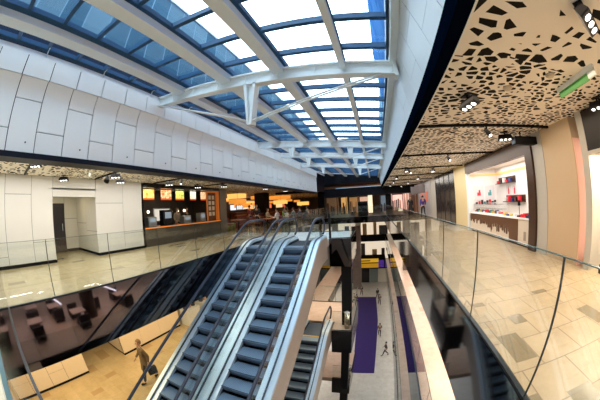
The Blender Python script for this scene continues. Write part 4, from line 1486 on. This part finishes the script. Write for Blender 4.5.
# cafe one storey down on the right: mirrored in the black fascia
cafe_w = mat('pale cafe table top', (.62, .45, .38), .35)
sofa_m = mat('dark cafe seat', (.03, .025, .03), .5)
proto = thing('cafe_table', 'pale cafe table one storey down, nearest the near end', 'table', (0, 0, 0), 'cafe tables one storey down')
B(-.45, .45, -.45, .45, .70, .75).build('table_top', cafe_w, proto)
MB().tube([(0, 0, .02), (0, 0, .7)], .05, 10).build('pedestal', black_metal, proto)
MB().tube([(0, 0, 0), (0, 0, .02)], .28, 14).build('foot', black_metal, proto)
pt = snapshot(proto)
sproto = thing('cafe_armchair', 'dark cafe armchair facing the nearest cafe table', 'armchair', (0, 0, 0), 'dark cafe armchairs one storey down')
B(-.35, .35, -.35, .35, .12, .42).build('seat', sofa_m, sproto, bevel=.03)
B(-.35, -.22, -.35, .35, .42, .85).build('backrest', sofa_m, sproto, bevel=.03)
for j in (-1, 1):
    B(-.22, .35, j * .29 - .06, j * .29 + .06, .42, .62).build('arm', sofa_m, sproto, bevel=.02)
for i in (-1, 1):
    for j in (-1, 1):
        B(i * .28 - .02, i * .28 + .02, j * .28 - .02, j * .28 + .02, 0, .12).build('leg', black_metal, sproto)
st = snapshot(sproto)
cw = ['nearest the back wall', 'second from the near end', 'third from the near end', 'fourth from the near end', 'fifth from the near end', 'sixth from the near end']
cpos = [(7.2, 1.2), (4.6, 1.0), (6.4, 2.8), (4.4, 3.9), (6.6, 5.6), (5.2, 7.6)]
for i, (x_, y_) in enumerate(cpos):
    if i == 0:
        proto.location = (x_, y_, Z1)
        sproto.location = (x_ - .9, y_, Z1)
    else:
        copy_tree(proto, loc=(x_, y_, Z1), label='pale cafe table one storey down, ' + cw[i], tree=pt)
        copy_tree(sproto, loc=(x_ - .9, y_, Z1), label='dark cafe armchair on the void side of the cafe table, ' + cw[i], tree=st)
    copy_tree(sproto, loc=(x_ + .9, y_, Z1), rz=math.pi, label='dark cafe armchair on the wall side of the cafe table, ' + cw[i], tree=st)
for i, (xa, ya, xb, yb_) in enumerate(((5.37, -.09, 5.46, 1.45), (5.1, 1.75, 5.2, 2.15), (3.72, 2.35, 2.25, 2.54), (4.3, 4.73, 4.31, 5.5), (4.31, 5.62, 2.05, 5.84))):
    t = thing('tube_light', 'suspended white tube light one storey down, %s' % (['long one nearest the near end', 'short one beyond the nearest', 'crosswise one before the round column', 'lengthwise one past the round column', 'crosswise one past the round column'][i]), 'tube light', (xa, ya, -2.5), 'suspended tube lights one storey down')
    MB().bar((xa, ya, -2.5), (xb, yb_, -2.5), .06, .05).build('tube', tube_lamp, t)
    for ex, ey in ((xa, ya), (xb, yb_)):
        MB().tube([(ex, ey, -2.48), (ex, ey, -1.14)], .006, 6).build('wire', black, t)
struct(MB().tube([(4.8, 4.9, Z1), (4.8, 4.9, -1.13)], .45, 24).build('column', mat('dark round column', (.03, .022, .02), .3)), 'dark round column in the cafe one storey down')

# ================================================================== CEILING FITTINGS
def track(y, x0, x1, z, label):
    t = thing('light_track', label, 'light track', ((x0 + x1) / 2, y, z), 'black light tracks')
    B(x0, x1, y - .025, y + .025, z - .05, z).build('rail', black, t)
    for x in (x0 + .3, x1 - .3):
        B(x - .05, x + .05, y - .032, y + .032, z - .055, z - .0).build('clip', black_metal, t)
    return t


tracks = [(4.45, 'nearest'), (7.5, 'second'), (10.6, 'third'), (13.7, 'fourth'), (16.8, 'fifth'), (19.9, 'sixth'), (23.0, 'farthest')]
for y_, wd in tracks:
    track(y_, .98, 4.28, 2.87, '%s black light track across the perforated ceiling over the marble walkway' % wd)
for i, (y_, x1_) in enumerate(((.9, -5.2), (3.75, -5.2), (6.7, -5.2), (9.8, -5.2))):
    track(y_, -8.9, x1_, LZ, '%s black light track across the perforated ceiling on the food court side' % ['nearest', 'second', 'third', 'farthest'][i])


def spot3(x, y, z, label, rz=0, tilt=25, power=25, col=(1, .9, .75), group='black triple spotlights'):
    """black housing with three lenses in a row, on a short stem"""
    t = thing('triple_spotlight', label, 'spotlight', (x, y, z), group, rz=rz)
    m_ = MB()
    rot = Matrix.Rotation(R(tilt), 3, 'Y')
    piv = Vector((0, 0, -.14))

    def tr(v):
        return rot @ (Vector(v) - piv) + piv
    # rounded trapezoid housing
    hs = MB()
    vs = []
    for (hx_, hy_, zz) in ((.045, .16, -.07), (.06, .19, -.17), (.058, .185, -.185)):
        vs.append([hs.bm.verts.new(tr((sx * hx_, sy * hy_, zz))) for sx, sy in ((-1, -1), (1, -1), (1, 1), (-1, 1))])
    for a, b in zip(vs, vs[1:]):
        for k_ in range(4):
            hs.bm.faces.new((a[k_], a[(k_ + 1) % 4], b[(k_ + 1) % 4], b[k_]))
    hs.bm.faces.new(vs[0][::-1])
    hs.bm.faces.new(vs[-1])
    hs_o = hs.build('housing', black_metal, None)
    hs_o.parent = t
    for j in (-1, 0, 1):
        c0 = tr((0, j * .115, -.184))
        c1 = tr((0, j * .115, -.190))
        lo = MB().tube([c0, c1], .038, 14).build('lens', lens, None)
        lo.parent = hs_o
    so = MB().tube([(0, 0, 0), (0, 0, -.10)], .018, 8).build('stem', black_metal, None)
    so.parent = t
    fo = MB().box(-.05, .05, -.09, .09, -.02, 0).build('adapter', black_metal, None)
    fo.parent = t
    l = bpy.data.lights.new('spot', 'SPOT')
    l.energy = power
    l.color = col
    l.spot_size = R(95)
    l.spot_blend = .6
    l.shadow_soft_size = .06
    lo = bpy.data.objects.new('beam', l)
    COL.objects.link(lo)
    lo.parent = t
    p0 = tr((0, 0, -.21))
    dv = (tr((0, 0, -1)) - tr((0, 0, 0))).normalized()
    lo.location = p0
    lo.rotation_euler = dv.to_track_quat('-Z', 'Y').to_euler()
    return t


rs = [(2.0, 1.02, -.7, 'triple spotlight nearest the viewer, overhead at the top right'), (1.50, 3.05, .25, 'triple spotlight hanging near the black ceiling edge'),
      (4.05, 2.62, .3, 'triple spotlight in front of the dark sign band'), (3.3, 5.05, 1.3, 'triple spotlight beside the black projector box'),
      (1.55, 10.5, .2, 'triple spotlight in a row beyond the second track'), (2.95, 11.2, .2, 'triple spotlight before the black shopfront'), (1.4, 13.7, .2, 'triple spotlight under the fourth track'),
      (2.9, 14.9, .2, 'triple spotlight level with the black shopfront'), (1.5, 17.0, .2, 'triple spotlight under the fifth track'), (2.8, 18.6, .2, 'triple spotlight above the two walking people'), (1.5, 20.5, .2, 'triple spotlight near the farthest track'), (2.7, 22.5, .2, 'triple spotlight at the far end of the marble walkway')]
for i, (x_, y_, a_, lab) in enumerate(rs):
    spot3(x_, y_, 2.87, lab, rz=a_ if i else math.pi / 2 + .5, tilt=18, power=30 if i < 4 else 18, group='black triple spotlights on the ceiling over the marble walkway')
lsp = [(-6.5, .95, 'triple spotlight nearest the viewer over the food court side'), (-8.6, 2.35, 'triple spotlight over the wall panel left of the recess'), (-7.2, 3.8, 'triple spotlight on the second food court side track'), (-8.3, 4.6, 'triple spotlight over the wall right of the recess'),
       (-8.0, 6.9, 'triple spotlight at the near end of the burger counter'), (-7.2, 9.9, 'triple spotlight before the orange frame'), (-8.2, 9.0, 'triple spotlight above the middle of the burger counter'), (-6.6, 13.5, 'triple spotlight beyond the orange frame'), (-6.6, 17, 'triple spotlight level with the dark column')]
for x_, y_, lab in lsp:
    spot3(x_, y_, LZ, lab, rz=math.pi * .75, tilt=18, power=22, col=(1, .88, .68), group='black triple spotlights over the food court side')
# single round track heads
for i, (x_, y_, z_, lab) in enumerate(((2.48, 4.45, 2.82, 'single round track head on the nearest track over the marble walkway'), (2.55, 7.5, 2.82, 'single round track head on the second track over the marble walkway'), (1.7, 10.6, 2.82, 'single round track head on the third track over the marble walkway'), (-7.75, 3.75, 2.77, 'large round projector head on the second food court side track'), (-7.0, 6.7, 2.77, 'round track head on the third food court side track'))):
    t = thing('track_head', lab, 'spotlight', (x_, y_, z_), 'single round heads on the tracks')
    MB().tube([(x_, y_, z_), (x_, y_, z_ - .08)], .02, 8).build('stem', black, t)
    r_ = .055 if i != 3 else .10
    MB().tube([(x_ - .02, y_ + .03, z_ - .06), (x_ + .03, y_ - .06, z_ - .2)], [r_ * .8, r_], 14).build('head', black_metal, t)
    MB().tube([(x_ + .03, y_ - .06, z_ - .2), (x_ + .0315, y_ - .063, z_ - .206)], r_ * .8, 14).build('lens', lens if i != 3 else black, t)
# black box speaker beside the brown frame
t = thing('projector_box', 'black rectangular projector box under the ceiling before the chocolate shop', 'projector', (3.85, 5.0, 2.7))
B(3.52, 4.22, 4.90, 5.10, 2.56, 2.74).build('body', black, t, bevel=.015)
MB().tube([(3.75, 5.0, 2.74), (3.75, 5.0, 2.87)], .02, 8).build('stem', black, t)
B(3.50, 3.52, 4.92, 5.08, 2.58, 2.72).build('lens_ring', alu_dark, t)
# exit light bars
gm = mat('green exit light', (.06, .26, .06), .4, emit=(.15, .6, .10), estr=.06)
for x_, y_, z_, rzz, lab in ((2.97, 2.2, 2.87, -.02, 'green emergency light bar under the perforated ceiling over the marble walkway'), (-8.0, 3.15, LZ, 1.2, 'green emergency light bar under the perforated ceiling on the food court side')):
    t = thing('emergency_light', lab, 'exit light', (x_, y_, z_), 'green emergency light bars', rz=rzz)
    for nm, mm, bx in (('housing', steel_white, (-.03, .03, -.42, .42, -.06, 0)), ('green_panel', gm, (-.012, .012, -.28, .40, -.15, -.06)), ('end_cap', steel_white, (-.02, .02, -.42, -.28, -.14, -.06))):
        o = B(*bx).build(nm, mm, None)
        o.parent = t
for x_, y_, lab in ((2.05, 2.75, 'round smoke detector left of the green light bar'), (2.5, 2.25, 'small round sprinkler plate above the green light bar'), (2.3, 6.3, 'round smoke detector between the first two tracks')):
    t = MB().tube([(x_, y_, 2.87), (x_, y_, 2.85), (x_, y_, 2.83)], [.07, .07, .045], 18).build('smoke_detector', mat('beige detector', (.55, .48, .38), .5))
    tag(t, lab, 'detector', 'ceiling detectors')

# ================================================================== PEOPLE
SKIN = mat('skin', (.55, .34, .24), .5)


def skin_mesh(name, verts, edges, radii, sub=1, root=0):
    me = bpy.data.meshes.new(name)
    me.from_pydata([tuple(v) for v in verts], edges, [])
    o = bpy.data.objects.new(name, me)
    COL.objects.link(o)
    sk = o.modifiers.new('skin', 'SKIN')
    sk.use_smooth_shade = True
    for i, r_ in enumerate(radii):
        rr = r_ if isinstance(r_, tuple) else (r_, r_)
        me.skin_vertices[0].data[i].radius = rr
    me.skin_vertices[0].data[root].use_root = True
    ss = o.modifiers.new('sub', 'SUBSURF')
    ss.levels = sub
    ss.render_levels = sub
    dg = bpy.context.evaluated_depsgraph_get()
    dg.update()
    m2 = bpy.data.meshes.new_from_object(o.evaluated_get(dg))
    bpy.data.objects.remove(o)
    bpy.data.meshes.remove(me)
    for p in m2.polygons:
        p.use_smooth = True
    return m2


def pose_joints(kind):
    """joints of a 1.72 m person facing +y"""
    J = dict(pelvis=(0, 0, .93), waist=(0, 0, 1.05), chest=(0, 0, 1.28), neck=(0, 0, 1.44), head=(0, .02, 1.60))
    for s, n in ((-1, 'l'), (1, 'r')):
        J[n + '_sh'] = (s * .175, 0, 1.39)
        J[n + '_hip'] = (s * .095, 0, .90)
    if kind == 'walk':
        J.update(l_el=(-.23, -.12, 1.13), l_wr=(-.22, -.06, .90), r_el=(.23, .05, 1.12), r_wr=(.22, .22, .95),
                 l_kn=(-.095, .16, .50), l_an=(-.09, .27, .09), l_to=(-.09, .42, .05), r_kn=(.095, -.02, .48), r_an=(.09, -.33, .14), r_to=(.09, -.22, .03))
    elif kind == 'stand':
        J.update(l_el=(-.24, -.02, 1.12), l_wr=(-.22, .08, .90), r_el=(.24, -.02, 1.12), r_wr=(.20, .12, .93),
                 l_kn=(-.10, .03, .49), l_an=(-.10, -.02, .08), l_to=(-.11, .13, .03), r_kn=(.10, .02, .49), r_an=(.11, -.03, .08), r_to=(.13, .12, .03))
    else:
        dz = -.33
        for k in list(J):
            x, y, z = J[k]
            J[k] = (x, y + (.04 if z > 1.2 else 0), z + dz)
        J.update(l_el=(-.24, .10, 1.14 + dz), l_wr=(-.15, .33, 1.12 + dz), r_el=(.24, .10, 1.14 + dz), r_wr=(.15, .33, 1.13 + dz),
                 l_kn=(-.12, .40, .55), l_an=(-.12, .36, .08), l_to=(-.12, .50, .03), r_kn=(.12, .40, .55), r_an=(.12, .30, .08), r_to=(.12, .44, .03))
    return {k: Vector(v) for k, v in J.items()}


def build_body(kind):
    J = pose_joints(kind)
    V, E_, Rd = [], [], []

    def add(p, r_, parent=None):
        V.append(Vector(p))
        Rd.append(r_)
        if parent is not None:
            E_.append((parent, len(V) - 1))
        return len(V) - 1
    pe = add(J['pelvis'], (.13, .10))
    wa = add(J['waist'], (.115, .085), pe)
    ch = add(J['chest'], (.14, .10), wa)
    nk = add(J['neck'], .052, ch)
    add(J['neck'].lerp(J['head'], .75), .05, nk)
    for n in 'lr':
        sgn = -1 if n == 'l' else 1
        sh = add(J[n + '_sh'], .052, ch)
        el = add(J[n + '_el'], .038, sh)
        wr = add(J[n + '_wr'], .024, el)
        d = (J[n + '_wr'] - J[n + '_el']).normalized()
        side = d.cross(Vector((0, 1, 0)))
        if side.length < .2:
            side = Vector((1, 0, 0))
        side = d.cross(Vector((1, 0, 0))).normalized()
        palm = add(J[n + '_wr'] + d * .06, (.030, .016), wr)
        for k_ in range(4):
            o_ = side * ((k_ - 1.5) * .019)
            f1 = add(J[n + '_wr'] + d * .10 + o_, .009, palm)
            f2 = add(J[n + '_wr'] + d * (.135 - .006 * abs(k_ - 1.4)) + o_ + Vector((-sgn * .012, 0, 0)), .008, f1)
            add(J[n + '_wr'] + d * (.160 - .008 * abs(k_ - 1.4)) + o_ + Vector((-sgn * .03, 0, 0)), .007, f2)
        th = add(J[n + '_wr'] + d * .05 + side * .045, .010, palm)
        add(J[n + '_wr'] + d * .085 + side * .06 + Vector((-sgn * .01, 0, 0)), .008, th)
        hp = add(J[n + '_hip'], .085, pe)
        kn = add(J[n + '_kn'], .055, hp)
        an = add(J[n + '_an'], .036, kn)
        add(J[n + '_to'], (.038, .028), an)
    body = skin_mesh('body_' + kind, V, E_, Rd, 1)
    # head joined into the same mesh
    bm = bmesh.new()
    bm.from_mesh(body)
    hc = J['head']
    res = bmesh.ops.create_uvsphere(bm, u_segments=20, v_segments=16, radius=1, matrix=Matrix.Translation(hc) @ Matrix.Diagonal((.078, .098, .118, 1)))
    for v in res['verts']:
        q = v.co - hc
        f = 1 - .32 * max(0, -q.z / .118) ** 1.5        # narrower jaw
        q.x *= f
        if q.y > .05:
            if abs(q.x) < .02 and -.04 < q.z < .02:
                q.y += .018                              # nose
            if .012 < abs(q.x) < .045 and .005 < q.z < .04:
                q.y -= .010                              # eye sockets
        v.co = hc + q
        for f_ in v.link_faces:
            f_.smooth = True
    for s in (-1, 1):
        bmesh.ops.create_uvsphere(bm, u_segments=8, v_segments=6, radius=1, matrix=Matrix.Translation(hc + Vector((s * .08, -.005, -.005))) @ Matrix.Diagonal((.012, .02, .032, 1)))
    bm.to_mesh(body)
    bm.free()

    def shell(name, chain_list, root_r, sub=1):
        V, E_, Rd = [], [], []
        idx = {}
        for chain in chain_list:
            prev = None
            for key, p, r_ in chain:
                if key in idx:
                    i = idx[key]
                else:
                    V.append(Vector(p))
                    Rd.append(r_)
                    i = len(V) - 1
                    idx[key] = i
                if prev is not None and prev != i:
                    E_.append((prev, i))
                prev = i
        return skin_mesh(name, V, E_, Rd, sub)
    g_ = J
    top = shell('top_' + kind, [[('pe', g_['pelvis'], (.150, .118)), ('wa', g_['waist'], (.135, .105)), ('ch', g_['chest'], (.160, .118)), ('nk', g_['neck'] - Vector((0, 0, .03)), .068)],
                                [('ch', 0, 0), ('lsh', g_['l_sh'], .070), ('lel', g_['l_el'], .053), ('lwr', g_['l_wr'].lerp(g_['l_el'], .08), .040)],
                                [('ch', 0, 0), ('rsh', g_['r_sh'], .070), ('rel', g_['r_el'], .053), ('rwr', g_['r_wr'].lerp(g_['r_el'], .08), .040)]], 0)
    bottom = shell('trousers_' + kind, [[('wa', g_['waist'] - Vector((0, 0, .06)), (.125, .096)), ('pe', g_['pelvis'] - Vector((0, 0, .02)), (.142, .112))],
                                        [('pe', 0, 0), ('lh', g_['l_hip'], .098), ('lk', g_['l_kn'], .068), ('la', g_['l_an'] + Vector((0, 0, .02)), .052)],
                                        [('pe', 0, 0), ('rh', g_['r_hip'], .098), ('rk', g_['r_kn'], .068), ('ra', g_['r_an'] + Vector((0, 0, .02)), .052)]], 0)
    shoes = []
    for n in 'lr':
        shoes.append(skin_mesh('shoe_' + kind, [g_[n + '_an'] - Vector((0, .03, .03)), g_[n + '_an'].lerp(g_[n + '_to'], .5) - Vector((0, 0, .01)), g_[n + '_to'] + Vector((0, .03, 0))], [(0, 1), (1, 2)], [.05, .048, .04], 1))
    # hair: cap over skull
    bm = bmesh.new()
    res = bmesh.ops.create_uvsphere(bm, u_segments=18, v_segments=14, radius=1, matrix=Matrix.Translation(hc + Vector((0, -.012, .014))) @ Matrix.Diagonal((.090, .104, .122, 1)))
    dele = [v for v in bm.verts if (v.co - hc).y > .055 and (v.co - hc).z < .055 or (v.co - hc).z < -.06]
    bmesh.ops.delete(bm, geom=dele, context='VERTS')
    for f_ in bm.faces:
        f_.smooth = True
    hair = bpy.data.meshes.new('hair_' + kind)
    bm.to_mesh(hair)
    bm.free()
    bm = bmesh.new()
    res = bmesh.ops.create_uvsphere(bm, u_segments=16, v_segments=14, radius=1, matrix=Matrix.Translation(hc + Vector((0, -.035, -.06))) @ Matrix.Diagonal((.092, .075, .19, 1)))
    for f_ in bm.faces:
        f_.smooth = True
    longh = bpy.data.meshes.new('long_hair_' + kind)
    bm.to_mesh(longh)
    bm.free()
    # coat skirt
    coat = None
    bm = bmesh.new()
    if kind != 'sit':
        rings = []
        for z, rx, ry, oy in ((1.12, .15, .118, 0), (.95, .165, .14, 0), (.75, .185, .17, 0), (.56, .20, .20, .01)):
            rings.append([bm.verts.new((rx * math.cos(t), oy + ry * math.sin(t), z)) for t in [2 * math.pi * k / 20 for k in range(20)]])
        for a, b in zip(rings, rings[1:]):
            for k in range(20):
                f_ = bm.faces.new((a[k], b[k], b[(k + 1) % 20], a[(k + 1) % 20]))
                f_.smooth = True
        coat = bpy.data.meshes.new('coat_' + kind)
        bm.to_mesh(coat)
    bm.free()
    eyes = []
    for s_ in (-1, 1):
        bm = bmesh.new()
        bmesh.ops.create_uvsphere(bm, u_segments=8, v_segments=6, radius=.010, matrix=Matrix.Translation(hc + Vector((s_ * .03, .083, .02))))
        e_ = bpy.data.meshes.new('eye_' + kind)
        bm.to_mesh(e_)
        bm.free()
        eyes.append(e_)
    bm = bmesh.new()
    bmesh.ops.create_cube(bm, size=1, matrix=Matrix.Translation(hc + Vector((0, .086, -.055))) @ Matrix.Diagonal((.035, .012, .008, 1)))
    mouth = bpy.data.meshes.new('mouth_' + kind)
    bm.to_mesh(mouth)
    bm.free()
    return dict(body=body, top=top, trousers=bottom, shoes=shoes, hair=hair, long_hair=longh, coat=coat, eyes=eyes, mouth=mouth, J=J)


POSES = {k: build_body(k) for k in ('walk', 'stand', 'sit')}


def cmat(c):
    return mat('cloth %.2f %.2f %.2f' % c, c, .8)


def person(kind, loc, rz, label, top, legs, hair=(.05, .03, .02), coat=False, long_hair=False, bag=None, group=None, scale=1.0):
    P_ = POSES[kind]
    t = thing('person', label, 'person', loc, group, rz=rz)
    t.scale = (scale,) * 3

    def put(name, me, m_):
        o = bpy.data.objects.new(name, me)
        COL.objects.link(o)
        o.parent = t
        if not me.materials:
            me.materials.append(m_)
        o.material_slots[0].link = 'OBJECT'
        o.material_slots[0].material = m_
        return o
    put('body', P_['body'], SKIN)
    put('top', P_['top'], cmat(top))
    put('trousers', P_['trousers'], cmat(legs))
    for me in P_['shoes']:
        put('shoe', me, cmat((.02, .018, .016)))
    put('hair', P_['hair'], cmat(hair))
    for me in P_['eyes']:
        put('eye', me, cmat((.02, .015, .01)))
    put('mouth', P_['mouth'], cmat((.35, .12, .10)))
    if long_hair:
        put('hair_tail', P_['long_hair'], cmat(hair))
    if coat and P_['coat']:
        put('coat', P_['coat'], cmat(top))
    if bag:
        wr = P_['J']['l_wr'] + Vector((0, -.05, 0))
        m_ = MB()
        x, y, z = wr
        m_.box(x - .06, x + .06, y - .16, y + .16, z - .48, z - .20)
        o = m_.build('handbag', cmat(bag), None)
        b_ = thing('bag', 'black handbag ' + ('carried by the person in the tan coat' if loc[2] < 0 else 'carried by the long haired person in black'), 'bag', loc, None, rz=rz)
        b_.scale = (scale,) * 3
        o.parent = b_
        s_ = MB().tube([(x, y - .13, z - .2), (x, y - .06, z - .09), (x, y + .06, z - .09), (x, y + .13, z - .2)], .008, 6).build('strap', cmat(bag), None)
        s_.parent = b_
    return t


person('walk', (-7.1, 3.72, Z1), R(165), 'person in a tan brown coat walking on the golden floor one storey down', (.16, .11, .055), (.025, .022, .02), hair=(.20, .11, .05), coat=True, bag=(.012, .012, .014), scale=1.06)
person('walk', (3.25, 21.2, 0), R(175), 'person in black walking on the marble walkway, left one of the pair', (.012, .012, .014), (.02, .018, .02), long_hair=True, coat=True, bag=(.01, .01, .012))
person('walk', (3.95, 19.0, 0), R(0), 'person in a purple jacket and dark skirt walking away on the marble walkway', (.07, .035, .26), (.01, .01, .014), hair=(.02, .014, .012))
fc = [('sit', (-6.12, 14.2, 0), 90, 'person in a white shirt seated at the first table along the glass balustrade', (.75, .72, .68), (.04, .04, .08)),
      ('sit', (-6.12, 15.8, 0), 90, 'person in a dark teal top seated by the glass balustrade', (.03, .10, .13), (.03, .03, .05)),
      ('sit', (-6.12, 17.4, 0), 90, 'person in a grey blue top seated by the glass balustrade', (.22, .30, .36), (.05, .05, .08)),
      ('sit', (-6.12, 19.0, 0), 90, 'person in a pale blue top seated by the glass balustrade', (.30, .42, .55), (.02, .02, .05)),
      ('sit', (-6.12, 21.2, 0), 90, 'person in a pale top seated last along the glass balustrade', (.65, .68, .66), (.02, .02, .05)),
      ('sit', (-7.68, 15.8, 0), -90, 'person in a beige top facing the void behind the one in dark teal', (.45, .36, .24), (.05, .04, .04)),
      ('sit', (-7.68, 19.0, 0), -90, 'person in a green yellow top facing the void', (.35, .50, .06), (.03, .03, .05)),
      ('stand', (-9.5, 16.4, 0), 80, 'person in a dark red top standing at the kiosks beyond the orange frame', (.22, .05, .07), (.03, .02, .03)),
      ('stand', (-8.05, 14.9, 0), 200, 'person in black standing before the dark column', (.015, .015, .018), (.012, .012, .014)),
      ('stand', (-7.9, 20.2, 0), 60, 'person in a cream top standing among the seated crowd', (.5, .44, .34), (.06, .05, .05)),
      ('stand', (-10.8, 10.7, 0), -90, 'person in a dark uniform working behind the burger counter', (.03, .025, .02), (.02, .02, .02)),
      ('stand', (-10.6, 9.7, 0), -90, 'person in a pale cap and uniform behind the steel till', (.3, .26, .2), (.02, .02, .02))]
for k_, l_, a_, lab, c1, c2 in fc:
    person(k_, l_, R(a_), lab, c1, c2, group='people in the food court')
low = [((-2.25, 36.6), 20, 'tiny person in black walking on the pale floor beyond the purple carpet', (.012, .012, .014)), ((.30, 35.1), 200, 'tiny person in black at the top corner of the purple carpet', (.015, .015, .02)),
       ((.62, 32.8), 10, 'tiny person in grey beside the upper edge of the purple carpet', (.10, .10, .10)), ((.62, 24.0), 0, 'tiny person with a brown coat beside the purple carpet', (.16, .11, .07)),
       ((1.25, 20.2), 90, 'tiny dark person at the right edge of the pale floor', (.02, .02, .025)), ((-4.2, 39.0), 90, 'tiny dark person beside the black column on the bottom floor', (.02, .02, .025)), ((-3.15, 33.2), 90, 'tiny person in beige at the left edge of the purple carpet', (.2, .17, .12))]
for (x_, y_), a_, lab, c1 in low:
    person('walk', (x_, y_, Z3), R(a_), lab, c1, (.02, .02, .02), group='tiny people on the bottom floor')
